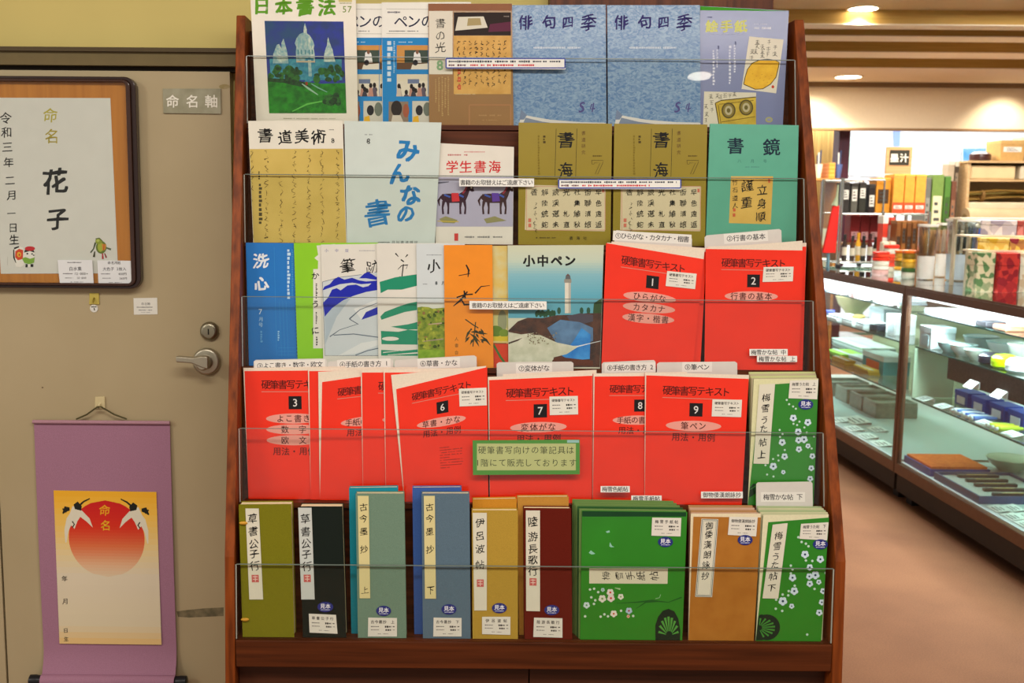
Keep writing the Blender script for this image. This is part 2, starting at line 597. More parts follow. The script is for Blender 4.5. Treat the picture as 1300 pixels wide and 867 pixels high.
def downlight(px, py, z, r, label, power):
    p = onZ(px, py, z)
    t = thing('downlight', (p[0], p[1], z), label, 'ceiling light', None)
    MB().lathe((p[0], p[1], z), [(r * 1.18, 0), (r * 1.18, -.006), (r, -.008), (r, -.001)], mat('#efe6d2', .5), 28).build('trim_ring', t, True)
    MB().lathe((p[0], p[1], z), [(r * .98, -.0085), (r * .5, -.0095), (.001, -.0098)], mat('#fff3dc', .5, emit=14), 28).build('lens', t)
    s = spot('downlight_beam', (0, 0, -.03), power, WARM, 130, .7)
    s.parent = t
    return t
downlight(1096, 10, 2.59, .085, 'round recessed downlight in the flat ceiling before the beams', 60)
downlight(1077, 97, 2.5, .105, 'round recessed downlight in the low strip beyond the ceiling beams', 60)
def lamp_at(x, y, z, power, label):
    t = thing('downlight', (x, y, z), label, 'ceiling light')
    MB().lathe((x, y, z), [(.06, 0), (.06, -.006), (.05, -.008), (.05, -.001)], mat('#efe6d2', .5), 28).build('trim_ring', t, True)
    MB().lathe((x, y, z), [(.049, -.0085), (.03, -.0095), (.001, -.0098)], mat('#fff3dc', .5, emit=16), 28).build('lens', t)
    s = spot('downlight_beam', (0, 0, -.03), power, WARM, 130, .7)
    s.parent = t
lamp_at(1.08, -.36, 2.59, 10, 'round recessed downlight mirrored in the acrylic of the top row')
# wall washers above the bulkhead, hidden by nothing but the angle of view
for px in (1046, 1296):
    p = onY(px, 105, 9.6)
    s = spot('wall_washer_beam', (p[0], 9.55, 2.49), 40, WARM, 100, .8)
    s.rotation_euler = (math.radians(28), 0, 0)
s = spot('wall_washer_beam', (onY(1050, 30, 6.4)[0], 6.2, 2.585), 26, WARM, 110, .8, (math.radians(30), 0, 0))

# ================================================================ ON THE DOOR
def pxbox(mb, pl, x0, y0, x1, y1, w0, w1, m, sh=0.0):
    q0 = pl.at([(x0, y0), (x1, y0), (x1 + sh, y1), (x0 + sh, y1)], w0)
    lo, hi = q0.min(0), q0.max(0)
    return mb

def slab(mb, pl, quad, w0, w1, m):
    """a flat piece whose front outline is given on the plane; depth w0 (front) to w1"""
    a = pl.at(quad, w0)
    b = a + pl.n * (w1 - w0)
    return mb.prism(a, b, m)

def rbox(cx, cz, hw, hh, r, seg=6):
    pts = []
    for sx, sz, a0 in ((1, 1, 0), (-1, 1, 90), (-1, -1, 180), (1, -1, 270)):
        for i in range(seg + 1):
            a = math.radians(a0 + 90 * i / seg)
            pts.append((cx + sx * (hw - r) + r * math.cos(a), cz + sz * (hh - r) + r * math.sin(a)))
    return pts

# sign plate
q = [(206.5, 112.5), (280, 112.5), (280.5, 144.5), (207.5, 143.5)]
sg = MB(); slab(sg, wallP, q, -.004, -.0003, mat('#8e8c72', .4, kind='mottle', h2='#a3a189', scale=30))
Art(sg, wallP, -.004).text('命名軸', 243.5, 128.5, 17, ink('#eceade'), pitch=24.5, weight=.02)
tag(sg.build('name_plate', bevel=.0006), 'grey plate with white characters screwed high on the beige door', 'sign')

# framed naming certificate
FW = -.028
fp = Plane((0, WY, 0), (0, 1, 0))
p_tr, p_br = fp.at([(166.5, 97)], FW)[0], fp.at([(182, 367)], FW)[0]
x1 = (p_tr[0] + p_br[0]) / 2; z1 = p_tr[2]; z0 = p_br[2]; x0 = x1 - .345
fr = thing('picture_frame', ((x0 + x1) / 2, WY - .002, z0), 'dark framed white naming certificate hanging on the beige door', 'picture')
def ring(mb, o, i, y0, y1, m):
    n = len(o)
    v = [(x, y0, z) for x, z in o] + [(x, y0, z) for x, z in i] + [(x, y1, z) for x, z in o] + [(x, y1, z) for x, z in i]
    f = []
    for k in range(n):
        j = (k + 1) % n
        f += [(k, j, n + j, n + k), (k, 2 * n + k, 2 * n + j, j), (n + k, n + j, 3 * n + j, 3 * n + k), (2 * n + k, 3 * n + k, 3 * n + j, 2 * n + j)]
    mb.add(v, f, m)
cx, cz, hw, hh = (x0 + x1) / 2, (z0 + z1) / 2, (x1 - x0) / 2, (z1 - z0) / 2
m_fr = mat('#2a1610', .3, coat=.3, var=.1)
mb = MB()
ring(mb, rbox(cx, cz, hw, hh, .022), rbox(cx, cz, hw - .010, hh - .006, .014), WY + FW + .006, WY - .002, m_fr)
ring(mb, rbox(cx, cz, hw - .0095, hh - .0058, .0145), rbox(cx, cz, hw - .018, hh - .011, .008), WY + FW, WY - .004, mat('#3a2016', .28, coat=.3, var=.1))
mb.build('frame', fr, bevel=.0015)
MB().box((x0 + .012, WY - .016, z0 + .009), (x1 - .012, WY - .004, z1 - .009), mat('#c47f2a', .6, kind='wood', h2='#b4701f')).build('mat_board', fr)
ap = Plane((0, WY - .0162, 0), (0, 1, 0))
pm = MB(); slab(pm, ap, [(-11, 124), (140, 124.5), (150, 347), (1, 347.5)], -.0008, 0, mat('#d9dad2', .7, var=.02))
a = Art(pm, ap, -.0008)
K = ink('#1a1a18')
a.text('命', 64, 146, 20, ink('#b3aa3a'), weight=.012, brush=.6).text('名', 65, 173, 20, ink('#a8992e'), weight=.012, brush=.6)
a.text('花', 70, 230, 34, K, weight=.04, brush=.7).text('子', 73, 278.5, 29, K, weight=.04, brush=.7)
for ch, x, y, s in (('令', 7, 150, 16), ('和', 8, 168, 15), ('三', 9.5, 187, 14), ('年', 11, 206, 14), ('二', 12.5, 229, 13), ('月', 14, 248, 13.5), ('一', 14.5, 271, 12), ('日', 16.5, 289.5, 13), ('生', 18, 304, 14)):
    a.text(ch, x, y, s, K, weight=.012, brush=.6)
# papier-mache dog and toy drum figure drawn on the sheet
a.frame(0, 290, 6.19)
a.poly([(105, 160), (150, 140), (180, 150), (195, 200), (190, 285), (165, 305), (125, 300), (108, 240)], '#ece9e0')
a.poly([(120, 180), (150, 160), (182, 170), (180, 240), (140, 250), (118, 225)], '#d8461e').ell(150, 205, 16, 20, '#e8b52c').ell(152, 207, 7, 9, '#c8321c')
a.line([(108, 165), (110, 230), (125, 270)], [8, 12, 5], K).line([(110, 158), (150, 143)], [14, 10], K)
a.ell(230, 205, 45, 40, '#ece9e0').poly([(188, 190), (200, 160), (260, 165), (272, 190), (235, 178)], K).ell(235, 158, 40, 18, '#c8232a').ell(215, 198, 8, 6, K).ell(252, 200, 7, 5, K).ell(265, 210, 7, 5, K)
a.poly([(172, 235), (200, 225), (235, 238), (272, 228), (268, 268), (230, 282), (190, 270)], '#7fae3a')
a.rect(200, 280, 218, 306, K).rect(240, 280, 262, 302, K).rect(218, 280, 240, 304, '#ece9e0')
a.line([(60, 225), (58, 290)], 2, '#a8a59a')
a.line([(750, 110), (735, 160), (712, 190)], [14, 8, 12], '#3f4a24').line([(745, 180), (738, 225)], [8, 18], '#3c3a1c').line([(830, 150), (872, 165)], [10, 16], '#5a6a50')
a.ell(795, 148, 42, 50, '#6a7c26').ell(790, 145, 22, 38, '#a9b43a').poly([(800, 120), (835, 125), (828, 165), (805, 175)], '#d08a2c').line([(818, 125), (815, 170)], 5, '#a8201c')
a.ell(775, 100, 26, 24, '#8c9c30').ell(770, 95, 12, 11, '#b9c45a').line([(750, 82), (780, 76), (805, 100)], 7, '#55601c')
a.line([(805, 195), (808, 240)], [8, 15], '#b3282c').line([(822, 195), (835, 230)], [7, 12], '#8c2a2c')
pm.build('certificate_sheet', fr)
gq = MB().box((x0 + .0165, WY - .0215, z0 + .0105), (x1 - .0165, WY - .0195, z1 - .0105), clear('frame_glass', '#fcfdfc', .02, .05))
gq.build('glass', fr)
tp = Plane((0, WY - .0217, 0), (0, 1, 0))
def tagcard(nm, parent, pl, q, art, col='#dfe3e4', w=-.0004, label=None):
    mb = MB(); slab(mb, pl, q, w, 0, mat(col, .6, var=.02))
    art(Art(mb, pl, w))
    o = mb.build(nm, parent)
    if label: tag(o, label)
    return o
def ta(a):
    a.frame(0, 290, 6.19).micro(530, 260, 640, 275, '#55565a').text('白水集', 592, 316, 34, ink('#4a4b50'), weight=.02)
    a.micro(495, 348, 570, 362, '#55565a').text('12,000', 628, 356, 26, ink('#333'.replace('333', '333333')), weight=.03).micro(680, 348, 700, 364, '#55565a')
    a.micro(510, 383, 575, 395, '#77787c').text('10,000', 640, 389, 22, ink('#444444'), weight=.03).micro(555, 416, 655, 426, '#77787c')
def tb(a):
    a.frame(0, 290, 6.19).text('命名用紙', 897, 270, 26, ink('#44454a'), weight=.02).text('大色子 2枚入', 900, 318, 30, ink('#4a4b50'), weight=.02)
    a.micro(795, 350, 865, 364, '#66676a').text('400円', 962, 358, 24, ink('#333333'), weight=.03).micro(805, 385, 870, 397, '#77787c').text('360円', 968, 393, 22, ink('#444444'), weight=.03).micro(855, 420, 955, 430, '#77787c')
tagcard('price_label', fr, tp, [(73, 330), (117, 330), (119, 360), (76, 360)], ta, label='white price card at the frame edge, the one nearer the dog drawing')
tagcard('price_label', fr, tp, [(123.5, 330.5), (167, 331), (168, 360), (125, 360)], tb, label='white price card in the frame corner')

# small hook tag below the frame, and the small price card
mb = MB(); slab(mb, wallP, [(113.5, 372), (125.5, 372), (126, 386.5), (113, 386.5)], -.003, -.0003, mat('#bfae52', .5))
hk = tag(None or mb.build('wall_hook', bevel=.0008), 'small yellowed adhesive hook on the door just under the picture frame', 'hook')
m2 = MB(); c = onY(119.5, 380, WY - .003)
m2.tube([(c[0], c[1], c[2] + .003), (c[0], c[1] - .006, c[2] - .002), (c[0], c[1] - .005, c[2] - .006)], .0016, mat('#8c7a2a', .5))
m2.build('peg', hk, True)
c = onY(119.5, 391.5, WY)
m3 = MB().lathe((c[0], WY - .0005, c[2]), [(.008, 0), (.008, -.0008), (.0001, -.0009)], mat('#dcdcd2', .6), 20, 'y')
a = Art(m3, wallP, -.0015); a.micro(116, 388, 123, 391, K).line([(119.5, 391), (120, 394)], 1.2, K)
tag(m3.build('price_tag'), 'tiny round white tag hanging below the small yellow hook', 'tag')
mb = MB(); slab(mb, wallP, [(169.5, 378.5), (199.5, 378), (200, 399), (170, 399.5)], -.0009, -.0003, mat('#deded4', .6, var=.02))
a = Art(mb, wallP, -.0009).frame(0, 290, 6.19); a.text('命名軸', 1145, 592, 24, ink('#555555')).micro(1075, 612, 1200, 626, '#6a6a66').micro(1090, 636, 1195, 648, '#77787c').micro(1110, 656, 1180, 664, '#88888a')
tag(mb.build('price_card'), 'small white price card stuck to the bare door below the picture frame', 'card')

# hanging scroll
hp = Plane((0, WY - .006, 0), (0, 1, 0))
m_cl = mat('#a87a92', .8, kind='weave')
q = hp.at([(43, 535), (215.5, 535), (225, 853), (57, 853)])
base = q[2:].mean(0)
scr = thing('hanging_scroll', (base[0], WY - .006, base[2] - .02), 'mauve hanging scroll with red sun and two cranes on the door', 'scroll')
mb = MB(); xs0, xs1 = (q[0][0] + q[3][0]) / 2, (q[1][0] + q[2][0]) / 2
zt, zb = q[0][2], q[2][2]
nn = 22
v = []
for i in range(nn + 1):
    k = i / nn
    z = zt + (zb - zt) * k
    yy = WY - .006 - .003 * math.sin(k * 3.1) - (.016 * ((k - .9) / .1) ** 2 if k > .9 else 0)
    xl = q[0][0] + (q[3][0] - q[0][0]) * k; xr = q[1][0] + (q[2][0] - q[1][0]) * k
    v += [(xl, yy, z), (xr, yy, z), (xr, yy + .0012, z), (xl, yy + .0012, z)]
f = []
for i in range(nn):
    for j in range(4):
        f.append((i * 4 + j, i * 4 + (j + 1) % 4, i * 4 + 4 + (j + 1) % 4, i * 4 + 4 + j))
f += [(0, 1, 2, 3), (nn * 4 + 3, nn * 4 + 2, nn * 4 + 1, nn * 4)]
mb.add(v, f, m_cl); mb.build('cloth', scr, True)
tr = MB().tube([(q[0][0] - .001, WY - .009, zt), (q[1][0] + .001, WY - .009, zt)], .004, mat('#b58a98', .8, kind='weave'), 12)
tr.build('top_rod', scr, True)
ro = MB().tube([(q[3][0], WY - .026, zb - .012), (q[2][0], WY - .026, zb - .012)], .013, m_cl, 18); ro.build('roller', scr, True)
for x, dx in ((q[3][0], -1), (q[2][0], 1)):
    MB().lathe((x, WY - .026, zb - .012), [(.010, 0), (.011, dx * .003), (.0125, dx * .012), (.012, dx * .024), (.009, dx * .0255)], mat('#17181c', .35), 20, 'x').build('roller_knob', scr, True)
c0, c1, c2 = onY(97, 532, WY - .009), onY(126, 516.5, WY - .0165), onY(161, 532, WY - .009)
MB().tube([tuple(c0), tuple(c0 + (c1 - c0) * .5 + np.array([-.002, 0, -.003])), (c1[0] - .004, c1[1], c1[2]), (c1[0] + .004, c1[1], c1[2]), tuple(c1 + (c2 - c1) * .5 + np.array([.002, 0, -.003])), tuple(c2)], .0017, mat('#4f4a2c', .8), 8).build('cord', scr, True)
sp = Plane((0, WY - .0101, 0), (0, 1, 0))
pm = MB(); slab(pm, sp, [(68, 622.5), (198.5, 624.5), (205, 818.5), (75.5, 817)], -.0006, 0, mat('#ddd2b4', .7, var=.02))
a = Art(pm, sp, -.0006)
fnq = bil([(68, 622.5), (198.5, 624.5), (205, 818.5), (75.5, 817)])
a.fn = fnq
a.bands(0, 0, 100, 100, [(0, '#eeb02a'), (.12, '#f0bd48'), (.4, '#e6d09a'), (.55, '#ddd2b8'), (.88, '#dbd0b0'), (1, '#e3bf7c')], 26)
stops = [(0, '#c81e22'), (.35, '#d63420'), (.6, '#dc7448'), (.85, '#e0b690'), (1, '#ddcaa8')]
a.up()
n = 26
for i in range(n):
    y0, y1 = -1 + 2 * i / n, -1 + 2 * (i + 1) / n
    w0, w1 = math.sqrt(max(0, 1 - y0 * y0)), math.sqrt(max(0, 1 - y1 * y1))
    a.up(0); a.put([(50 - 37 * w0, 31 + 25 * y0), (50 + 37 * w0, 31 + 25 * y0), (50 + 37 * w1, 31 + 25 * y1), (50 - 37 * w1, 31 + 25 * y1)], [(3, 2, 1, 0)], blend(stops, (i + .5) / n))
wh, bk = ink('#dedac4'), ink('#20231e')
for sgn in (1, -1):
    X = lambda x: 50 + sgn * (x - 50)
    cr = lambda pts: [(X(x), y) for x, y in pts]
    a.up()
    a.line(cr([(10, 34), (11, 26), (14, 20), (20, 15)]), [1, 4, 6, 7], wh)
    a.poly(cr([(13, 18), (18, 10), (27, 13), (34, 18), (37, 24), (31, 20), (25, 17), (22, 20), (19, 25), (15, 22)]), wh)
    a.poly(cr([(19, 9), (23, 7), (27, 10), (26, 13), (20, 12)]), bk)
    a.line(cr([(8, 15), (11, 12), (15, 12)]), [1, 4, 2], bk).line(cr([(8, 12), (12, 13.5)]), [1, 2.2], bk)
    a.line(cr([(24, 10), (29, 7), (35, 5)]), [1.6, 1.2, .8], bk).line(cr([(17, 20), (19, 22), (17, 24)]), [1, 1.2, 1], bk)
a.fn = None
a.text('命', 133, 647.5, 15, ink('#e8a624'), weight=.02, brush=.6).text('名', 133.5, 667, 14, ink('#e8b428'), weight=.02, brush=.6)
a.text('年', 82, 734.5, 8, K, weight=.01, brush=.6).text('月', 82.5, 763.5, 8, K, weight=.01, brush=.6).text('日', 83.5, 800.5, 6.5, K, weight=.01, brush=.6).text('生', 84, 811, 6.5, K, weight=.01, brush=.6)
pm.build('picture_sheet', scr)
mb = MB(); slab(mb, wallP, [(120.5, 504), (133, 503.5), (133.5, 518.5), (120, 519)], -.004, -.0003, mat('#cdbf92', .5))
hk = tag(mb.build('wall_hook', bevel=.001), 'cream adhesive hook on the door holding the mauve scroll cord', 'hook')
c = onY(127, 514, WY - .004)
MB().tube([(c[0], c[1], c[2] + .003), (c[0], c[1] - .011, c[2] - .004), (c[0], c[1] - .012, c[2] + .001)], .002, mat('#d8cba0', .5)).build('peg', hk, True)

# ================================================================ THE BOOK RACK
TILT = math.radians(17.5)
NT = np.array([0, math.cos(TILT), -math.sin(TILT)])
KINK = onY(680, 710, 1.75)
ROWS = {}
for i, (yt, yb) in enumerate(((74, 160), (224, 311), (379, 468), (546, 640), (718, 813)), 1):
    if i < 5:
        p0 = Plane(KINK + np.array([0, .035, 0]), NT).at([(680, yb)])[0]
    else:
        p0 = onY(680, yb, 1.748)
    p0[0] = 0
    lean = math.radians(7.5 if i < 5 else 3.0)
    pl = Plane(p0, (0, math.cos(lean), -math.sin(lean)), (0, math.sin(lean), math.cos(lean)))
    pl.base = float(p0 @ pl.v)
    top = pl.at([(680, yt)])[0]
    pl.ph = float(top @ pl.v) - pl.base
    ROWS[i] = pl
for i in range(2, 6):
    ROWS[i].gap = float((ROWS[i - 1].p0 - ROWS[i].p0) @ ROWS[i].n)
ROWS[1].gap = .042
ZK = KINK[2]
def xo(z):
    k = max(0.0, (z - ZK) / (1.740 - ZK))
    return -.3664 - .0208 * k, .6938 - .0205 * k
TH, TH2 = .017, .018
def xi(z):
    a, b = xo(z)
    return a + TH + .0008, b - TH2 - .0008
m_wd = mat('#8a4214', .45, kind='wood', h2='#5e2a0a', spec=.2)
m_wdx = mat('#5c2c12', .5, kind='woodx', h2='#3e1c0a', spec=.15)
m_ac = clear('acrylic', '#fdfefd', .018, .015)
m_edge = mat('#6d7a72', .25, var=0, spec=.6)

rack = thing('book_rack', (.16, 1.75, 0), 'tall dark wooden magazine rack with five stepped tiers and acrylic fronts', 'rack')
ztop = 1.742
yk = lambda z: KINK[1] + (z - ZK) * (math.tan(TILT) if z > ZK else math.tan(math.radians(4)))
for s in (0, 1):
    prof = [(yk(0), 0), (yk(ZK), ZK), (yk(ztop), ztop), (2.135, ztop), (2.135, 0)]
    A_, B_ = [], []
    for y, z in prof:
        a, b = xo(z)
        x0_, x1_ = (a, a + TH) if s == 0 else (b - TH2, b)
        A_.append((x0_, y, z)); B_.append((x1_, y, z))
    MB().prism(A_, B_, m_wd).build('side_panel', rack, bevel=.002)

def strip(mb, pl, v0, v1, w0, w1, m, dx=0.0):
    """board across the rack between heights v0..v1 along the lean and depths w0..w1"""
    c = []
    for v, w in ((v0, w0), (v0, w1), (v1, w1), (v1, w0)):
        p = pl.p0 + pl.v * v + pl.n * w
        c.append(p)
    L, R = [], []
    for p in c:
        a, b = xi(p[2])
        L.append((a + dx, p[1], p[2])); R.append((b - dx, p[1], p[2]))
    return mb.prism(L, R, m)

plates = {}
for i in range(1, 6):
    pl = ROWS[i]
    g = pl.gap
    strip(MB(), pl, -.009, 0, -.0045 if i < 5 else -.001, g - .0005, m_wdx).build('shelf_board', rack)
    mb = strip(MB(), pl, .0003, pl.ph - .0012, -.0038, -.0010, m_ac, .002)
    plates[i] = tag(mb.build('acrylic_front', rack), 'clear acrylic front plate')
    e = strip(MB(), pl, pl.ph - .0012, pl.ph, -.0038, -.0010, m_edge, .002)
    lo_, hi_ = .0003, pl.ph - .0013
    for sd in (0, 1):
        c = [pl.p0 + pl.v * v + pl.n * w for v, w in ((lo_, -.0038), (lo_, -.001), (hi_, -.001), (hi_, -.0038))]
        xs = [xi(q[2])[sd] + (.0019 if sd == 0 else -.0019) for q in c]
        A_ = [(x, q[1], q[2]) for x, q in zip(xs, c)]
        B_ = [(x + (-.0016 if sd == 0 else .0016), q[1], q[2]) for x, q in zip(xs, c)]
        e.prism(A_, B_, mat('#a9aca2', .25, var=0, spec=.6))
    e.build('polished_edge', plates[i])
for i in range(2, 6):       # riser at the back of each tier, under the next one up
    vt = float((ROWS[i - 1].p0 - ROWS[i].p0) @ ROWS[i].v)
    strip(MB(), ROWS[i], -.008, vt - .0105, ROWS[i].gap - .0003, ROWS[i].gap + .006, m_wdx).build('riser_panel', rack)
strip(MB(), ROWS[1], -.02, .185, .042, .05, m_wdx).build('back_panel', rack)
zl = ROWS[5].p0[2]
fx0, fx1 = xi(.7)
zr0 = onY(680, 849, 1.742)[2]
MB().box((fx0, 1.7395, zr0), (fx1, 1.7462, zl - .0008), m_wdx).build('front_rail', rack, bevel=.0015)
m_base = mat('#4a2717', .45, kind='woodx', h2='#351b0f')
xm = onY(672, 860, 1.76)[0]
MB().box((fx0, 1.765, .05), (xm - .001, 1.785, zr0 + .01), m_base).build('base_door', rack, bevel=.001)
MB().box((xm + .001, 1.765, .05), (fx1, 1.785, zr0 + .01), m_base).build('base_door', rack, bevel=.001)
MB().box((fx0, 1.79, .0), (fx1, 1.81, .05), m_base).build('plinth', rack)

def onplate(i, name, quad, art, label, col='#e6e6e0', w=-.0042):
    mb = MB(); slab(mb, ROWS[i], quad, w, -.00385, mat(col, .5, var=.01))
    if art: art(Art(mb, ROWS[i], w))
    return tag(mb.build(name, plates[i]), label)

def notice(a, q):
    x0, y0, x1, y1 = q
    b = ink('#2c3f9a')
    a.outline(x0 + .8, y0 + .8, x1 - .8, y1 - .8, 1.5, b)
    h = (y1 - y0)
    a.micro(x0 + 4, y0 + h * .2, x1 - 6, y0 + h * .48, '#3a4048', fill=.75)
    a.micro(x0 + 4, y0 + h * .55, x0 + 26, y0 + h * .82, '#6a4048', fill=.75).micro(x0 + 28, y0 + h * .55, x1 - 40, y0 + h * .82, '#c8323c', fill=.75)
for i, q in ((1, (565.5, 73.5, 718, 87)), (2, (708.5, 227, 865, 239.5))):
    x0, y0, x1, y1 = q
    onplate(i, 'notice_strip', [(x0, y0), (x1, y0 + 1), (x1, y1 + 1), (x0, y1)], lambda a: notice(a, q), 'long white notice strip with blue border', w=-.0045)
for i, q in ((2, (583, 226, 678, 236.5)), (3, (596, 382, 694, 392.5))):
    x0, y0, x1, y1 = q
    onplate(i, 'notice_strip', [(x0, y0), (x1, y0 + .6), (x1, y1 + .6), (x0, y1)], lambda a: a.text('書籍のお取替えはご遠慮下さい', (x0 + x1) / 2, (y0 + y1) / 2 + .4, 7.2, ink('#222226'), pitch=6.6, weight=.015), 'short white notice strip')
def sign(a):
    a.rect(605.5, 563, 731, 597, mat('#aeb67c', .5, var=.02))
    a.text('硬筆書写向けの筆記具は', 668, 571.5, 10.5, ink('#3b4330'), pitch=11.2).text('1階にて販売しております', 668, 587.5, 10.5, ink('#3b4330'), pitch=11.2)
    a.rect(720, 558.5, 735, 562, '#8fb8b4')
onplate(4, 'notice_card', [(600, 559), (736, 558), (736, 602), (600.5, 603)], sign, 'pale green notice card with darker green border', col='#4e8a3e', w=-.0052)
for i, q, t in ((3, (951.5, 443, 1000, 451.5), '梅雪かな帖 中'), (3, (961, 451.8, 1012, 459.5), '梅雪かな帖 上'), (4, (762.5, 617, 799.5, 625), '梅雪色紙帖'),
                (4, (890, 624, 943, 632.5), '御物倭漢朗詠抄'), (4, (801.5, 629, 840, 637), '梅雪手紙帖')):
    x0, y0, x1, y1 = q
    onplate(i, 'title_label', [(x0, y0), (x1, y0), (x1, y1), (x0, y1)], lambda a: a.text(t, (x0 + x1) / 2, (y0 + y1) / 2, 7, ink('#26262a'), pitch=(x1 - x0 - 4) / (len(t) - (.4 if ' ' in t else 0)), weight=.02), 'narrow white title label')

# ---------------------------------------------------------------- books
def foot(pl, P, Q, v0):
    vp, vq = P @ pl.v - pl.base, Q @ pl.v - pl.base
    s = (vp - v0) / (vp - vq)
    return P + (Q - P) * s

PAPER = '#e6dcc0'
def book(name, label, cat, row, w, t, quad, col, art=None, group=None, pages=PAPER, board=.0007, pq=None, cm=None, inset=.0006, extra=None):
    """quad: TL TR BR BL of the front cover as seen; the foot is carried down to the shelf board"""
    pl = ROWS[row]
    P = pl.at(quad, w)
    TL, TR, BR, BL = P
    BL, BR = foot(pl, TL, BL, .0006), foot(pl, TR, BR, .0006)
    front = np.array([TL, TR, BR, BL])
    c = front[2:].mean(0)
    o = thing(name, c, label, cat, group)
    cm = cm or mat(col, .42, coat=.15, var=.03, scale=25)
    mb = MB().prism(front, front + pl.n * board, cm)
    if art:
        aa = Art(mb, pl, w)
        aa.clip = quad
        art(aa)
    mb.build('cover', o)
    if pq is not None:
        G = pl.at(pq, w + board + .0002)
        inner = np.array([G[0], G[1], BR + pl.n * (board + .0002), BL + pl.n * (board + .0002)])
    else:
        X = np.array([inset, 0, 0]); V = pl.v * inset
        inner = np.array([TL + X - V, TR - X - V, BR - X + V, BL + X + V]) + pl.n * board
    if t > 3 * board:
        MB().prism(inner, inner + pl.n * (t - 2 * board - (.0004 if pq is not None else 0)), mat(pages, .8, var=.04, scale=300)).build('pages', o)
        bk = inner + pl.n * (t - 2 * board - .0004) if pq is not None else front + pl.n * (t - board)
        MB().prism(bk, bk + pl.n * board, cm).build('back_cover', o)
    o['_w'] = w
    del o['_w']
    return o

def stick(nm, parent, row, w, quad, art, col='#e2e0d6', label=None, th=.00025):
    pl = ROWS[row]
    mb = MB(); slab(mb, pl, quad, w - .0009 - th, w - .0009, mat(col, .6, var=.02))
    if art: art(Art(mb, pl, w - .0009 - th))
    o = mb.build(nm, parent)
    if label: tag(o, label)
    return o

def sample(parent, row, w, cx, cy, rx=9.5, ry=6.5):
    pl = ROWS[row]
    mb = MB()
    th = [2 * math.pi * i / 24 for i in range(24)]
    slab(mb, pl, [(cx + rx * math.cos(t), cy + ry * math.sin(t)) for t in th], w - .00118, w - .0009, mat('#26307c', .4))
    a = Art(mb, pl, w - .00118)
    a.text('見本', cx, cy - 1, 6.6, ink('#e8eaf0'), weight=.03).micro(cx - 5.5, cy + 2.6, cx + 5.5, cy + 4.6, '#c8cce0')
    tag(mb.build('sample_sticker', parent), 'dark blue oval sticker reading sample')

def price(parent, row, w, q, title='硬筆書写テキスト', cols='#4c4a46'):
    """q TL TR BR BL of the small printed card"""
    f = bil(q)
    def art(a):
        a.fn = f
        wd = abs(q[1][0] - q[0][0])
        n = len(title)
        ar = wd / abs(q[3][1] - q[0][1])
        a.up()
        # title set across the card
        for i, ch in enumerate(title):
            v, fc = bold(*glyph(ch), .03) if len(glyph(ch)[0]) else glyph(ch)
            s = min(86 / n, 13)
            if len(v): a.put(np.stack([50 + (i - (n - 1) / 2) * 84 / n + v[:, 0] * s, 22 - v[:, 1] * s * ar], 1), fc, ink(cols))
        a.micro(10, 42, 38, 52, cols).micro(58, 42, 80, 53, '#2f2e2c', fill=.9).micro(85, 42, 92, 52, cols)
        a.micro(10, 60, 38, 69, '#6e6c66').micro(60, 60, 80, 70, '#4a4844', fill=.9).micro(85, 60, 92, 69, '#6e6c66').micro(34, 82, 70, 89, '#8a8880')
    return stick('price_label', parent, row, w, q, art, '#dedbcf', 'white printed price label')

def slip(parent, row, w, q, txt, size, col='#d9d6c2', inkc='#1b1b1a', seal=None, brush=1.0, border=None, small=None, skew=0.0):
    """narrow title slip, characters running down it"""
    f = bil(q)
    wd = (abs(q[1][0] - q[0][0]) + abs(q[2][0] - q[3][0])) / 2
    hd = (abs(q[3][1] - q[0][1]) + abs(q[2][1] - q[1][1])) / 2
    def art(a):
        a.fn = f
        if border:
            for m_, t_ in ((5, 3.2), (12, 1.6)):
                e = m_ * wd / hd
                a.up(); a.line([(m_, e), (100 - m_, e)], t_ * wd / hd, border, False); a.line([(m_, 100 - e), (100 - m_, 100 - e)], t_ * wd / hd, border, False)
                a.line([(m_, e), (m_, 100 - e)], t_, border, False); a.line([(100 - m_, e), (100 - m_, 100 - e)], t_, border, False)
        a.up()
        R = random.Random(len(txt) + int(q[0][0]))
        for ch, y in txt:
            v, fc = bold(*glyph(ch), .012) if len(glyph(ch)[0]) else glyph(ch)
            if not len(v): continue
            g = v.copy()
            ph = R.uniform(0, 6)
            g = g + brush * .04 * np.stack([np.sin(g[:, 1] * 9 + ph), np.sin(g[:, 0] * 8 + ph)], 1)
            g[:, 1] += brush * .12 * g[:, 0]
            a.put(np.stack([50 + skew + g[:, 0] * size / wd * 100, y - g[:, 1] * size / hd * 100], 1), fc, ink(inkc))
        if seal:
            s = 9.5 / hd * 100; sx = 9 / wd * 100
            a.rect(50 - sx / 2, seal - s / 2, 50 + sx / 2, seal + s / 2, '#c2605a')
            for k in (-.25, .1): a.line([(50 - sx * .35, seal + s * k), (50 + sx * .35, seal + s * k)], s * .1, '#e3c8ba')
            a.line([(50, seal - s * .4), (50, seal + s * .4)], sx * .1, '#e3c8ba')
    return stick('title_slip', parent, row, w, q, art, col, 'pale paper title slip')

K = ink('#191917')
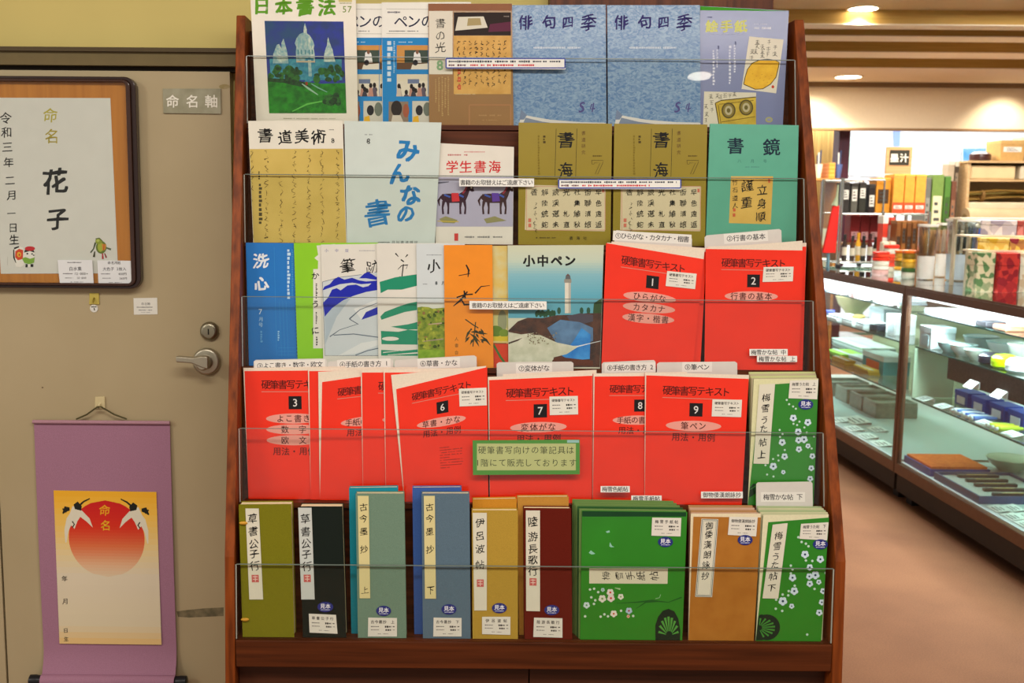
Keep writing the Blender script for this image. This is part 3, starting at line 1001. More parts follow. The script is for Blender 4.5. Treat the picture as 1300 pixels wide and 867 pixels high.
# ---------------------------------------------------------------- tier one (top)
def a_nihon(a):
    a.frame(310, 0, 5.42)
    G = ink('#5c9a1e')
    a.text('日本書法', 345, 45, 128, G, pitch=148, weight=.055, brush=.9)
    a.rect(650, -10, 742, 14, '#c9bc78').micro(655, 16, 738, 28, '#8c8c5a').text('57', 708, 64, 62, ink('#6f8a2c'), pitch=62, weight=.01).text('.', 660, 80, 30, ink('#6f8a2c'))
    # painted picture
    fn = bil([(140, 143), (683, 148), (704, 779), (172, 779)])
    off = np.array([310.0, 0.0])
    a.fn = lambda p: off + fn(p) / 5.42
    sky = mat('#142a94', .5, kind='mottle', h2='#12306e', scale=55)
    a.rect(0, 0, 100, 74, sky)
    a.rect(0, 0, 50, 40, mat('#10406a', .5, kind='mottle', h2='#16307c', scale=45))
    st, st2, sh = mat('#a9bcae', .6, kind='mottle', h2='#6f9aa0', scale=160), mat('#c3cfbb', .6, kind='mottle', h2='#7fa6a8', scale=170), mat('#1d6a88', .6, kind='mottle', h2='#3f8f9c', scale=110)
    a.rect(4, 41, 96, 64, sh)
    a.poly([(38, 44), (38, 33), (39, 28), (37, 24), (40, 18), (44, 14), (48, 12.5), (52, 12.5), (56, 15), (60, 20), (62, 26), (61, 30), (62, 36), (62, 44)], st)
    a.poly([(52, 13), (57, 16), (61, 24), (61, 40), (56, 40), (55, 24)], st2)
    a.poly([(49, 13), (49, 9), (50, 5), (51, 2), (52, 5), (53, 9), (53, 13)], st2)
    for x in (41, 45, 50, 55, 59): a.rect(x - .9, 31, x + .9, 36, '#4c7f86', up=False)
    a.up()
    for x in (42, 47.5, 53, 58): a.rect(x - .5, 19, x + .5, 29, '#6fa0a0', up=False)
    a.poly([(8, 46), (9, 36), (12, 30), (14, 26), (17, 25), (20, 30), (20, 24), (23, 19), (25, 26), (27, 34), (28, 46)], st)
    a.poly([(13, 46), (14, 34), (17, 30), (19, 36), (19, 46)], st2)
    a.poly([(73, 44), (74, 36), (76, 30), (78, 26), (79, 20), (80, 17), (81, 21), (83, 27), (85, 31), (86, 37), (88, 44)], st2)
    a.poly([(50, 40), (60, 40), (60, 64), (48, 68), (48, 52)], sh).rect(53, 42, 57, 60, st)
    a.line([(38, 44), (62, 44)], 1.6, '#b9a888')
    tr, tr2 = mat('#124a1c', .6, kind='mottle', h2='#2a6a24', scale=160), mat('#0a2c16', .6, kind='mottle', h2='#154a1c', scale=160)
    R = random.Random(3)
    a.up()
    for i in range(26):
        x = R.uniform(2, 43); a.ell(x, R.uniform(51, 62), R.uniform(2, 5), R.uniform(2, 4.5), tr if i % 3 else tr2, 12, up=i % 5 == 0)
    for i in range(24):
        x = R.uniform(63, 98); a.ell(x, R.uniform(50, 64), R.uniform(2, 5), R.uniform(2, 4.5), tr if i % 3 else tr2, 12, up=i % 5 == 0)
    gr = mat('#0b5e12', .6, kind='mottle', h2='#1f861a', scale=90)
    a.poly([(0, 63), (20, 65), (48, 66), (70, 68), (100, 67), (100, 100), (0, 100)], gr)
    a.poly([(0, 62), (30, 63), (46, 66), (56, 72), (40, 71), (20, 67), (0, 66)], tr2)
    a.line([(44, 68), (52, 73), (64, 80)], [1, 2.4, 1], '#8fb59a').line([(56, 68), (64, 72), (76, 77)], [1, 1.6, .8], '#6fa58c')
    a.rect(48.5, 66, 51.5, 69.5, '#8c3222').line([(30, 98), (50, 90), (75, 86)], [1, 2, 1], '#5cb04a')
    for i in range(14): a.ell(82 + R.uniform(-9, 9), 85 + R.uniform(-5, 5), 4, 3, tr2 if i % 2 else tr, 10, up=i % 4 == 0)
    a.frame(310, 0, 5.42).micro(270, 808, 345, 822, '#a8a68c').micro(360, 810, 630, 822, '#b4b29c')
book('magazine', 'white magazine with a painted domed church, tier top left', 'magazine', 1, .004, .004, [(317.5, -11), (451.5, -9), (454.5, 154), (325.5, 155)], '#dcd6c6', a_nihon, 'magazines on the rack')

def a_pen(dx, full):
    def art(a):
        a.frame(450 + dx, 0, 4.562)
        a.rect(158, 218, 720, 800, '#1f83c4')
        a.line([(185, 52), (640, 56)], 2, '#8a8a80').micro(192, 64, 265, 78, '#5a5a66', fill=.8)
        a.text('ペンの光', 385, 125, 84, ink('#1c2440'), pitch=78, weight=.012)
        a.micro(200, 175, 370, 186, '#6a6a6a').line([(185, 194), (640, 198)], 2, '#8a8a80')
        if full: a.vmicro(190, 238, 222, 480, mat('#c3d6e2', .5)).vmicro(226, 238, 236, 420, mat('#9cc3dc', .5))
        a.micro(245, 238, 345, 250, '#a9cfe6')
        def photo(x0, y0, x1, y1, kind):
            a.rect(x0, y0, x1, y1, mat('#d9d2bd' if kind else '#c48a3c', .5))
            w, h = x1 - x0, y1 - y0
            if kind == 0:
                a.rect(x0 + w * .25, y0 + h * .2, x1, y0 + h * .72, '#3d4c42').poly([(x0 + w * .52, y0 + h * .75), (x0 + w * .56, y0 + h * .3), (x0 + w * .66, y0 + h * .22), (x0 + w * .75, y0 + h * .35), (x0 + w * .8, y0 + h * .75)], '#dfe0dc')
                a.ell(x0 + w * .66, y0 + h * .28, w * .05, h * .09, '#7a5640').rect(x0, y0 + h * .72, x1, y1, '#5e4430').poly([(x0 + w * .5, y0 + h * .8), (x1, y0 + h * .75), (x1, y1), (x0 + w * .45, y1)], '#dcd6c6').ell(x0 + w * .6, y0 + h * .72, w * .08, h * .12, '#23232a')
            elif kind == 1:
                a.rect(x0, y0, x1, y0 + h * .3, '#d6cfb6').rect(x0 + w * .35, y0 + h * .22, x0 + w * .72, y0 + h * .42, '#6a7896')
                R = random.Random(5)
                for i in range(11):
                    xx, yy = x0 + w * R.uniform(.06, .94), y0 + h * R.uniform(.45, .85)
                    a.ell(xx, yy, w * .055, h * .12, '#1d1a1c', 10).poly([(xx - w * .09, y1), (xx - w * .05, yy + h * .1), (xx + w * .05, yy + h * .1), (xx + w * .09, y1)], ('#c8b9a8', '#5a5260', '#b88a7a', '#3a3a46')[i % 4])
            elif kind == 2:
                a.rect(x0, y0, x1, y1, '#8a7a68').ell(x0 + w * .4, y0 + h * .3, w * .28, h * .34, '#2a2422').poly([(x0 + w * .1, y1), (x0 + w * .2, y0 + h * .6), (x0 + w * .6, y0 + h * .6), (x0 + w * .8, y1)], '#cfc6b4').ell(x0 + w * .88, y0 + h * .4, w * .16, h * .3, '#a05a40')
            else:
                a.rect(x0, y0, x1, y1, '#c9c6b8').ell(x0 + w * .35, y0 + h * .4, w * .18, h * .22, '#25252a').poly([(x0, y1), (x0 + w * .05, y0 + h * .68), (x0 + w * .3, y0 + h * .62), (x0 + w * .35, y1)], '#e3b02c').ell(x0 + w * .75, y0 + h * .35, w * .2, h * .3, '#6b7468')
        photo(245, 262, 425, 402, 0); photo(245, 430, 425, 558, 1); photo(198, 588, 312, 720, 2); photo(335, 585, 450, 720, 3)
        photo(428, 262, 600, 402, 0); photo(428, 430, 600, 558, 1)
    return art
book('magazine', 'blue and white photo magazine beside the church cover, mostly covered by its twin', 'magazine', 1, .014, .0032, [(425, 4.5), (540, 4.5), (541, 156), (427, 156)], '#dcdad0', a_pen(-62, False), 'magazines on the rack')
book('magazine', 'blue and white photo magazine left of the brown calligraphy magazine', 'magazine', 1, .009, .0032, [(484.5, 3), (598, 2.5), (600, 156), (485.5, 156)], '#dcdad0', a_pen(0, True), 'magazines on the rack')
def a_sho(a):
    a.frame(450, 0, 4.562)
    a.rect(425, 20, 912, 62, mat('#8a5530', .5)).rect(432, 64, 568, 430, '#ddd8c8')
    for ch, y in (('書', 135), ('の', 208), ('光', 275)): a.text(ch, 498, y, 66, K, brush=1.1, weight=.005)
    a.text('8', 495, 378, 78, ink('#7fa77c'), weight=.045)
    a.rect(575, 72, 906, 205, '#2a1f1c').poly([(583, 178), (600, 98), (748, 95), (772, 160)], '#d9d5c4').poly([(652, 150), (658, 106), (728, 105), (736, 145)], '#a9986a').poly([(775, 185), (785, 140), (906, 125), (906, 180)], '#5e2740').micro(865, 88, 895, 102, '#8a7f78')
    a.rect(575, 207, 906, 545, mat('#d8ab5e', .6, kind='mottle', h2='#c99a4c', scale=40))
    for i in range(9):
        a.scrawl(604 + i * 33.5, 236, 512 - (i * 37) % 40, 21, ink('#33261a'), 5.5, i + 60, gap=.5)
    for y in (415, 460, 505): a.rect(598, y - 14, 616, y + 14, '#c8583c').line([(602, y), (612, y)], 4, '#dcae70')
    a.micro(585, 542, 700, 550, '#c9b48c')
    for x in (468, 486, 505, 522, 540): a.vmicro(x, 440 + (x % 7) * 3, x + 9, 440 + 230 - (x % 5) * 26, '#bb9b62')
    a.outline(665, 608, 905, 760, 8, mat('#a87444', .5)).micro(720, 660, 850, 676, '#b08a58').micro(740, 690, 830, 702, '#a98250').micro(790, 735, 865, 752, '#cfc0a0', fill=.9)
book('magazine', 'brown magazine showing old calligraphy beside the blue textured magazines', 'magazine', 1, .0045, .0036, [(543.5, 4.5), (650, 4.5), (652, 165), (545, 165)], '#8c6226', a_sho, 'magazines on the rack', cm=mat('#8f652a', .4, coat=.2, var=.06, scale=20))
def a_haiku(dx):
    def art(a):
        a.frame(640 + dx, 0, 3.095)
        c = ink('#2b2466')
        for ch, x, y, s in (('俳', 84, 88, 64), ('句', 176, 86, 62), ('四', 250, 88, 50), ('季', 332, 88, 68)): a.text(ch, x, y, s, c, brush=1.2, weight=.016 if ch == '季' else .035, squash=.95)
        a.micro(115, 182, 300, 193, '#c4d0dc', fill=.8)
        a.text('S', 306, 422, 52, ink('#4d4a86'), weight=.03, brush=1.2).line([(345, 408), (338, 428), (358, 426)], 5, '#4d4a86').line([(352, 404), (346, 440)], 5, '#4d4a86')
        a.poly([(58, 500), (62, 470), (80, 452), (110, 458), (180, 470), (300, 480), (400, 482), (400, 500)], '#d8d6d0').poly([(70, 498), (84, 462), (150, 478), (250, 492), (400, 500)], mat('#77859a', .5))
        a.poly([(60, 470), (66, 430), (90, 452), (78, 470)], mat('#6d7f9c', .5))
    return art
m_hai = mat('#5079a8', .5, kind='washi', h2='#86a3bf', scale=95, coat=.2)
book('magazine', 'blue textured haiku magazine next to the brown calligraphy magazine', 'magazine', 1, .0095, .0036, [(649.5, 6.5), (769, 6), (770, 156), (651, 156)], '#6388b4', a_haiku(0), 'magazines on the rack', cm=m_hai)
book('magazine', 'blue textured haiku magazine next to the lavender lemon magazine', 'magazine', 1, .0045, .0036, [(771, 6.5), (888.5, 6.5), (889.5, 156), (772, 156)], '#6388b4', a_haiku(121.5), 'magazines on the rack', cm=m_hai)
def a_ete(a):
    a.frame(890, 0, 5.1)
    for ch, x in (('絵', 70), ('手', 165), ('紙', 258)): a.text(ch, x, 170, 84, ink('#d3d67a'), weight=.05, brush=.4)
    a.micro(38, 105, 72, 118, '#3c4470').micro(50, 218, 260, 226, '#a9b0cc').micro(345, 150, 435, 162, '#c8cee0').micro(345, 174, 470, 190, '#d8dce8', fill=.9)
    for x, y0, y1, w in ((75, 325, 555, 16), (100, 320, 440, 10), (180, 295, 545, 18), (212, 290, 465, 14)): a.vmicro(x, y0, x + w, y1, '#d3d8e8')
    a.line([(112, 295), (114, 318)], 8, '#3c4470').line([(222, 268), (226, 290)], 8, '#3c4470')
    a.poly([(312, 236), (534, 256), (486, 604), (262, 576)], '#dfdac8')
    a.up()
    for i, (x, y) in enumerate(((365, 275), (360, 300), (395, 305), (440, 275), (400, 335), (435, 320), (480, 310), (475, 350), (432, 355), (330, 335), (325, 378), (350, 335), (395, 360))): a.kanji(x, y, 34, ink('#3a382c'), i, .1)
    lem = [(276, 545), (285, 500), (300, 450), (330, 410), (380, 388), (430, 383), (480, 390), (506, 404), (500, 440), (485, 500), (450, 545), (400, 575), (350, 578), (310, 560), (290, 552)]
    a.poly(lem, mat('#e3ac1c', .5, kind='mottle', h2='#f0c02c', scale=60)).line(lem + lem[:1], 5, '#3a3414')
    for i in range(12): a.line([(330 + i * 12, 480 + (i * 37) % 60), (338 + i * 12, 476 + (i * 37) % 60)], 3, '#c88a14', up=i == 0)
    a.ell(465, 562, 9, 10, '#c23a22')
    a.poly([(20, 592), (357, 600), (352, 830), (12, 830)], '#d9d4c0')
    a.up()
    for i, (x, y) in enumerate(((62, 625), (68, 665), (70, 715), (30, 690), (35, 740), (30, 780), (105, 622), (125, 630), (155, 620), (185, 622), (215, 610))): a.kanji(x, y, 32, ink('#3a382c'), i + 40, .1)
    tape = [(92, 668), (130, 650), (356, 628), (356, 830), (120, 830)]
    a.poly(tape, mat('#b89c26', .5, kind='mottle', h2='#d0b43c', scale=50)).line([(92, 668), (130, 650), (356, 628)], 6, '#4f431a').line([(120, 830), (92, 668)], 6, '#4f431a')
    a.line([(112, 680), (130, 812)], 4, '#6b5a1c').line([(118, 675), (340, 650)], 4, '#6b5a1c').line([(130, 790), (350, 755)], 4, '#6b5a1c')
    for x, y in ((178, 715), (292, 696)): a.ell(x, y, 46, 52, '#5a4f26').ell(x, y, 36, 42, '#8a7a3a').ell(x, y, 24, 30, '#b9b08a').ell(x, y, 12, 15, '#6a6030')
    a.ell(440, 775, 24, 18, '#a9a870').ell(440, 775, 14, 9, '#8e93b0')
    a.rect(-5, 36, 585, 66, '#3f9a24')
book('magazine', 'lavender magazine with lemon and cassette drawings at the end of the top tier', 'magazine', 1, .0095, .0042, [(889, 7.5), (1001.5, 13.5), (994, 156), (887, 156)], '#9098be', a_ete, 'magazines on the rack', cm=mat('#707ba6', .35, coat=.3, var=.03))

# ---------------------------------------------------------------- tier two
def a_bij(a):
    a.frame(300, 150, 5.1)
    a.poly([(75, 200), (690, 197), (712, 830), (112, 830)], mat('#cbb25c', .6, kind='mottle', h2='#bfa650', scale=16))
    for ch, x, y, s in (('書', 187, 112, 108), ('道', 315, 122, 100), ('美', 424, 116, 98), ('術', 530, 120, 98)): a.text(ch, x, y, s, K, brush=1.1, weight=.022)
    a.micro(600, 70, 632, 80, '#7a7a74').text('8', 625, 145, 46, K, weight=.02, brush=1.0)
    for i, x in enumerate((100, 195, 288, 375, 468, 555, 655)): a.scrawl(x, 210 if i != 2 else 375, 790, 30, ink('#5d4c22') if i != 1 else ink('#54441e'), 5.0, i)
    a.vmicro(143, 345, 155, 390, K).vmicro(146, 425, 170, 680, '#4a4226')
book('magazine', 'white and tan magazine covered in faint brush script, left end of tier two', 'magazine', 2, .004, .004, [(315, 153.5), (435, 153), (440, 307), (321.5, 307)], '#dcd9ca', a_bij, 'magazines on the rack')
def a_minna(a):
    a.frame(290, 145, 3.421)
    c = ink('#1f77b4')
    for ch, x, y, s in (('み', 778, 158, 112), ('ん', 742, 258, 100), ('な', 792, 350, 100), ('の', 770, 435, 84), ('書', 648, 428, 122)): a.text(ch, x, y, s, c, brush=1.0, weight=.055 if ch != '書' else .025)
    a.micro(592, 84, 625, 93, '#8a9290').text('8', 608, 117, 34, K, weight=.02, brush=1.2)
    a.micro(650, 552, 700, 560, '#5a6462').text('月刊書道雑誌', 765, 557, 16, ink('#4a5452'), pitch=20)
book('magazine', 'pale mint magazine with big blue brushed hiragana', 'magazine', 2, .004, .004, [(437, 153.5), (560.5, 155.5), (552, 309), (440.5, 309)], '#c6d2cc', a_minna, 'magazines on the rack')
def a_gaku(a):
    a.frame(545, 170, 2.89)
    r = ink('#c8282c')
    a.micro(128, 62, 205, 70, '#c88a86').micro(68, 72, 140, 82, '#b8706c')
    for ch, x in (('学', 84), ('生', 134), ('書', 186), ('海', 240)): a.text(ch, x, 120, 48, r, weight=.02, brush=.4)
    a.rect(24, 158, 340, 340, mat('#a9a8be', .5, var=.03))
    h = ink('#33182a')
    a.line([(30, 180), (72, 176)], [8, 3], ink('#5a5a6a'))
    def horse(x, y, s, c1, c2):
        P = lambda pts: [(x + p * s, y + q * s) for p, q in pts]
        a.poly(P([(0, 25), (6, 12), (30, 10), (62, 12), (78, 2), (92, -18), (104, -22), (112, -12), (116, 2), (108, 4), (100, 0), (94, 18), (86, 36), (70, 42), (30, 42), (12, 38)]), c1)
        for px, d in ((12, -4), (26, 2), (70, -2), (82, 4)): a.line(P([(px, 36), (px + d, 58), (px + d * .5, 80)]), [11 * s, 6 * s, 7 * s], c1)
        a.line(P([(4, 18), (-6, 34), (-2, 52)]), [5 * s, 8 * s, 3 * s], c1)
        a.poly(P([(38, 8), (62, 8), (66, 36), (40, 38)]), c2).line(P([(64, 14), (80, 22)]), 6 * s, '#3a56a8').line(P([(14, 14), (34, 22)]), 6 * s, '#3a56a8').line(P([(92, -18), (84, 0), (76, 10)]), 6 * s, '#8c2a3a').ell(x + 106 * s, y - 10 * s, 3 * s, 3 * s, '#e0d6c0')
    horse(40, 208, 1.08, h, '#c8303a'); horse(188, 208, 1.08, ink('#3a2226'), '#5a3a9a')
    a.poly([(36, 312), (60, 302), (104, 316), (92, 328), (50, 326)], '#8c8a5c').line([(30, 320), (108, 322)], 3, '#c8b23c').poly([(200, 312), (240, 302), (284, 318), (210, 328)], '#8c8a5c')
    a.rect(92, 365, 106, 392, '#c8403c').micro(130, 372, 270, 384, '#8a8a86')
book('magazine', 'low white magazine with red title and painted horses between the mint and olive magazines', 'magazine', 2, .0092, .003, [(554, 181.5), (652.5, 186.5), (651, 309), (553, 309)], '#dcd8cc', a_gaku, 'magazines on the rack')
def a_shokai(dx):
    def art(a):
        a.frame(650 + dx, 150, 5.42)
        for x in (300, 443): a.line([(x + 4, 72), (x - 5, 402)], 3, '#2a260e')
        a.text('書', 372, 150, 128, K, brush=1.2, weight=.02).text('海', 368, 355, 112, K, brush=1.3, weight=.02)
        for ch, y in (('書', 102), ('道', 148), ('研', 192), ('究', 236)): a.text(ch, 492, y, 30, ink('#5a3a1c'), brush=.8)
        a.vmicro(214, 120, 232, 178, '#4a3c10').vmicro(178, 118, 194, 380, '#7a6818')
        a.micro(556, 252, 618, 268, '#5a4a14')
        v7 = [(548, 290), (628, 290), (625, 308), (590, 384), (572, 384), (606, 308), (566, 308), (564, 316), (550, 316)]
        a.line(v7 + v7[:1], 3, '#4a3a10')
        a.poly([(95, 458), (645, 472), (638, 778), (88, 768)], mat('#cfc4a0', .6, var=.03)).outline(100, 470, 640, 770, 5, '#c99a80')
        rows_ = ['香解競光社衙早', '　陸渓　集聯色', '　統選札維清遠', '　蛇未直秋焙返']
        for j, rw in enumerate(rows_):
            for i, ch in enumerate(rw): a.text(ch, 152 + i * 74, 510 + j * 74, 46, K, brush=1.3, weight=.012, up=i == 0)
        a.scrawl(160, 580, 755, 26, K, 4, 3)
        a.rect(112, 690, 132, 715, '#c8705c').rect(112, 725, 132, 750, '#c8705c').rect(620, 485, 634, 510, '#c8705c')
        a.up().micro(165, 815, 300, 830, '#4a3c10'); a.text('書海社', 455, 825, 26, ink('#3a300c'), pitch=48)
    return art
m_ol = mat('#8f7d0e', .4, coat=.3, var=.05, scale=10)
book('magazine', 'olive calligraphy magazine nearer the white horse magazine', 'magazine', 2, .004, .004, [(658.5, 155.5), (777, 157), (775, 308), (658, 308)], '#94811a', a_shokai(0), 'magazines on the rack', cm=m_ol)
book('magazine', 'olive calligraphy magazine nearer the teal magazine', 'magazine', 2, .004, .004, [(780, 157), (898, 158), (895, 308), (778, 308)], '#94811a', a_shokai(121), 'magazines on the rack', cm=m_ol)
def a_kyo(a):
    a.frame(890, 150, 5.42)
    n = ink('#152a3c')
    a.text('書', 237, 190, 122, n, weight=.03, brush=.5).text('鏡', 485, 198, 124, n, weight=.025, brush=.4)
    a.text('八月号', 352, 296, 26, ink('#3a6e68'), pitch=88).micro(302, 330, 402, 342, '#4f8a80')
    a.poly([(206, 400), (496, 400), (480, 730), (192, 722)], mat('#d8b45a', .6, kind='mottle', h2='#cda64c', scale=20))
    for ch, x, y, s in (('謹', 318, 465, 84), ('重', 315, 578, 82), ('立', 422, 492, 72), ('身', 418, 588, 74), ('順', 410, 678, 76)): a.text(ch, x, y, s, K, brush=1.3, weight=.015)
    for ch, y in (('竹', 442), ('石', 495), ('道', 550), ('人', 602)): a.text(ch, 234, y, 40, K, brush=1.3)
    a.rect(220, 620, 238, 642, '#c8603c').rect(218, 655, 236, 678, '#c8603c').rect(462, 412, 476, 445, '#c8603c')
book('magazine', 'teal green magazine with a gold calligraphy square, right end of tier two', 'magazine', 2, .004, .004, [(901.5, 157), (1014, 159), (1010.5, 309), (896, 309)], '#62b096', a_kyo, 'magazines on the rack', cm=mat('#5aaa90', .3, coat=.4, var=.03))

# ---------------------------------------------------------------- tier three
def a_sen(a):
    a.frame(300, 300, 5.1)
    wc = ink('#dfe6ea')
    a.text('洗', 160, 158, 112, wc, brush=1.3, weight=.03).text('心', 162, 308, 104, wc, brush=1.3, weight=.05)
    a.text('7', 156, 488, 50, ink('#c3dcec')).text('月号', 158, 555, 30, ink('#a9cfe8'), vert=True, pitch=36).vmicro(156, 612, 172, 680, '#5c9fd4')
    a.vmicro(330, 85, 352, 395, '#bcd8ea').vmicro(358, 85, 370, 395, '#3f8ecb')
    for x in (245, 278, 300, 322): a.line([(x, 70 if x == 245 else 420), (x + 16, 780)], 2.5, '#2f86c8')
    for y in (722, 745, 768): a.line([(270, y), (385, y)], 2.5, '#2f86c8', up=False)
    a.vmicro(268, 612, 280, 670, '#8cc0e4')
    a.up()
    for i in range(32): a.rect(372 + i * .6, 55 + i * 23, 380 + i * .6, 66 + i * 23, '#123f6c', up=False)
book('magazine', 'bright blue magazine with white brushed title, left end of tier three', 'magazine', 3, .0305, .003, [(312, 308), (420, 309), (425, 462), (316, 462)], '#0f70bf', a_sen, 'magazines on the rack', pages='#e6e6e0')
def a_lime(a):
    a.frame(300, 300, 5.1)
    a.rect(498, 212, 640, 725, '#dcdad0').poly([(520, 60), (530, 120), (505, 140), (530, 160), (528, 212), (640, 212), (640, 50)], '#dcdad0')
    for ch, y, s in (('か', 255, 54), ('う', 440, 58), ('に', 610, 56)): a.text(ch, 512, y, s, K, brush=1.3, weight=.02)
    a.vmicro(514, 305, 526, 400, '#3a3a38').vmicro(514, 490, 526, 560, '#3a3a38').vmicro(516, 650, 530, 710, '#3a3a38')
book('magazine', 'lime green magazine edge standing against the bright blue magazine', 'magazine', 3, .026, .003, [(373, 308.5), (480, 308), (483, 462), (378, 462)], '#86c814', a_lime, 'magazines on the rack', pages='#e6e6e0')
def a_hitsu(a):
    a.frame(400, 300, 5.1)
    a.text('小中版', 140, 92, 24, ink('#5a5a9a'), pitch=66).micro(285, 88, 385, 98, '#9a9aa0')
    a.text('筆', 210, 190, 108, K, brush=1.4).text('跡', 372, 200, 100, K, brush=1.4)
    a.poly([(48, 295), (160, 265), (420, 230), (420, 772), (64, 772)], mat('#c3ccd0', .5, var=.02)).line([(48, 295), (64, 772), (420, 772)], 3, '#4a5a6a').line([(48, 295), (160, 265), (300, 248)], 3, '#4a5a6a')
    b = ink('#1a26a8')
    a.poly([(48, 350), (60, 325), (95, 310), (120, 280), (150, 262), (190, 280), (240, 268), (285, 285), (330, 292), (420, 285), (420, 300), (300, 310), (240, 300), (160, 310), (90, 335)], b)
    a.poly([(285, 272), (320, 240), (345, 230), (395, 262), (420, 265), (420, 285), (330, 272)], b)
    a.poly([(52, 430), (85, 395), (110, 345), (140, 335), (165, 350), (210, 318), (265, 312), (310, 330), (345, 322), (380, 290), (420, 280), (420, 345), (330, 360), (250, 385), (180, 415), (110, 465), (62, 520)], b)
    a.poly([(62, 520), (110, 465), (180, 415), (230, 400), (140, 520), (90, 640), (66, 700)], mat('#a9b9c4', .5)).poly([(250, 470), (420, 400), (420, 470), (300, 540)], '#d8dcdc').poly([(300, 540), (330, 490), (420, 450), (420, 500)], b)
    a.line([(222, 535), (290, 475), (420, 425)], [8, 5, 3], '#4a5a6e').line([(222, 535), (280, 570)], 5, '#4a5a6e').line([(95, 650), (160, 605), (270, 570)], [6, 4, 3], '#4a5a6e').line([(120, 640), (250, 632), (420, 655)], 6, '#5a6a7c').line([(260, 770), (340, 740), (420, 722)], 6, '#5a6a7c')
    a.poly([(150, 772), (300, 690), (420, 670), (420, 700), (260, 760)], '#d6dada')
book('magazine', 'white magazine with cobalt blue mountains', 'magazine', 3, .0215, .003, [(407.5, 310.5), (510, 309), (512, 462), (410.5, 462)], '#d8d6cc', a_hitsu, 'magazines on the rack', pages='#e6e6e0')
def a_green3(a):
    a.frame(400, 300, 5.1)
    g = ink('#1d8a68')
    a.line([(520, 110), (540, 132)], [10, 4], K).line([(585, 135), (600, 118)], [4, 9], K).line([(555, 150), (575, 165)], 8, K).line([(535, 215), (560, 190), (600, 185), (590, 210)], [3, 6, 9, 4], K).line([(572, 180), (565, 240), (560, 290)], 7, K).line([(540, 262), (530, 285), (560, 305), (575, 270), (545, 262), (600, 262)], [4, 6, 7, 5, 5, 6], K)
    a.poly([(418, 295), (520, 265), (700, 240), (700, 310), (560, 345), (470, 345), (425, 368)], g)
    a.poly([(422, 520), (450, 490), (540, 455), (600, 435), (700, 415), (700, 470), (580, 490), (430, 540)], g).poly([(490, 585), (600, 570), (700, 545), (700, 600), (600, 605)], g)
    a.poly([(426, 612), (540, 618), (600, 605), (700, 612), (700, 702), (430, 698)], g).ell(488, 663, 55, 13, '#d8d6cc').poly([(428, 735), (560, 742), (700, 728), (700, 774), (428, 772)], g).line([(440, 752), (540, 742)], [6, 2], '#d8d6cc').line([(470, 768), (700, 752)], [3, 10], '#d8d6cc')
book('magazine', 'white magazine with green wave bands beside the cobalt mountain cover', 'magazine', 3, .017, .003, [(478, 309), (580, 308.5), (581, 462), (480.5, 462)], '#d8d6cc', a_green3, 'magazines on the rack', pages='#e6e6e0')
def a_sho8(a):
    a.frame(400, 300, 5.1)
    a.micro(722, 115, 820, 126, '#8a9296').text('小', 766, 192, 86, K, weight=.03, brush=1.3).micro(698, 305, 732, 314, '#6a7276').text('8', 785, 303, 30, ink('#1a2a30'), weight=.05).text('月', 830, 303, 26, ink('#1a2a30'), weight=.03)
    a.rect(640, 430, 1000, 470, mat('#cfd4c8', .5))
    a.poly([(640, 460), (690, 455), (735, 458), (760, 468), (830, 462), (1000, 462), (1000, 900), (640, 900)], mat('#5f7a14', .5, kind='mottle', h2='#97a22c', scale=110))
    R = random.Random(9)
    a.up()
    for i in range(60): a.ell(R.uniform(655, 860), R.uniform(470, 720), R.uniform(6, 14), R.uniform(4, 12), ('#46600e', '#7a8f1e', '#a9b03c', '#3a4a10', '#8a6a3a')[i % 5], 8, up=i % 10 == 0)
    a.line([(735, 570), (820, 562)], [4, 9], '#b8a088').line([(700, 680), (830, 664)], [4, 8], '#a08a7a').rect(655, 735, 900, 900, mat('#6f9a14', .5, kind='mottle', h2='#8fb02c', scale=80))
book('magazine', 'pale grey magazine with a painted green riverside beside the orange magazine', 'magazine', 3, .0125, .003, [(528.5, 309.5), (590, 309), (591, 462), (530.5, 462)], '#c9d2d4', a_sho8, 'magazines on the rack', pages='#e6e6e0')
def a_orange(a):
    a.frame(545, 170, 2.89)
    a.line([(135, 480), (145, 500), (142, 525)], [5, 7, 3], K).line([(108, 520), (150, 512)], 3, K).line([(168, 585), (190, 560), (222, 556)], [6, 4, 2], K)
    a.line([(100, 600), (130, 590), (160, 588)], 5, K).line([(88, 632), (115, 610), (140, 578)], [3, 8, 5], K).line([(118, 608), (128, 626), (165, 625)], [4, 8, 5], K).line([(128, 575), (132, 605)], 6, K)
    g = ink('#33361a')
    a.line([(132, 680), (160, 700), (180, 712)], 4, g).line([(170, 690), (160, 780)], 4, g)
    R = random.Random(4)
    a.up()
    for i in range(16):
        x, y = 165 + R.uniform(-20, 30), 735 + R.uniform(-25, 30); dx, dy = R.uniform(-40, 45), R.uniform(-4, 42)
        a.line([(x, y), (x + dx * .5, y + dy * .4), (x + dx, y + dy)], [2, 9, 1], g, up=False)
    for ch, y in (('人', 752), ('書', 776), ('会', 802)): a.text(ch, 100, y, 15, ink('#6a4a14'))
book('magazine', 'orange magazine with black bamboo brush painting', 'magazine', 3, .008, .003, [(563.5, 311), (625, 311), (626.5, 462), (565, 462)], '#e88c12', a_orange, 'magazines on the rack', pages='#e6e6e0', cm=mat('#e88a10', .4, coat=.3, var=.03))
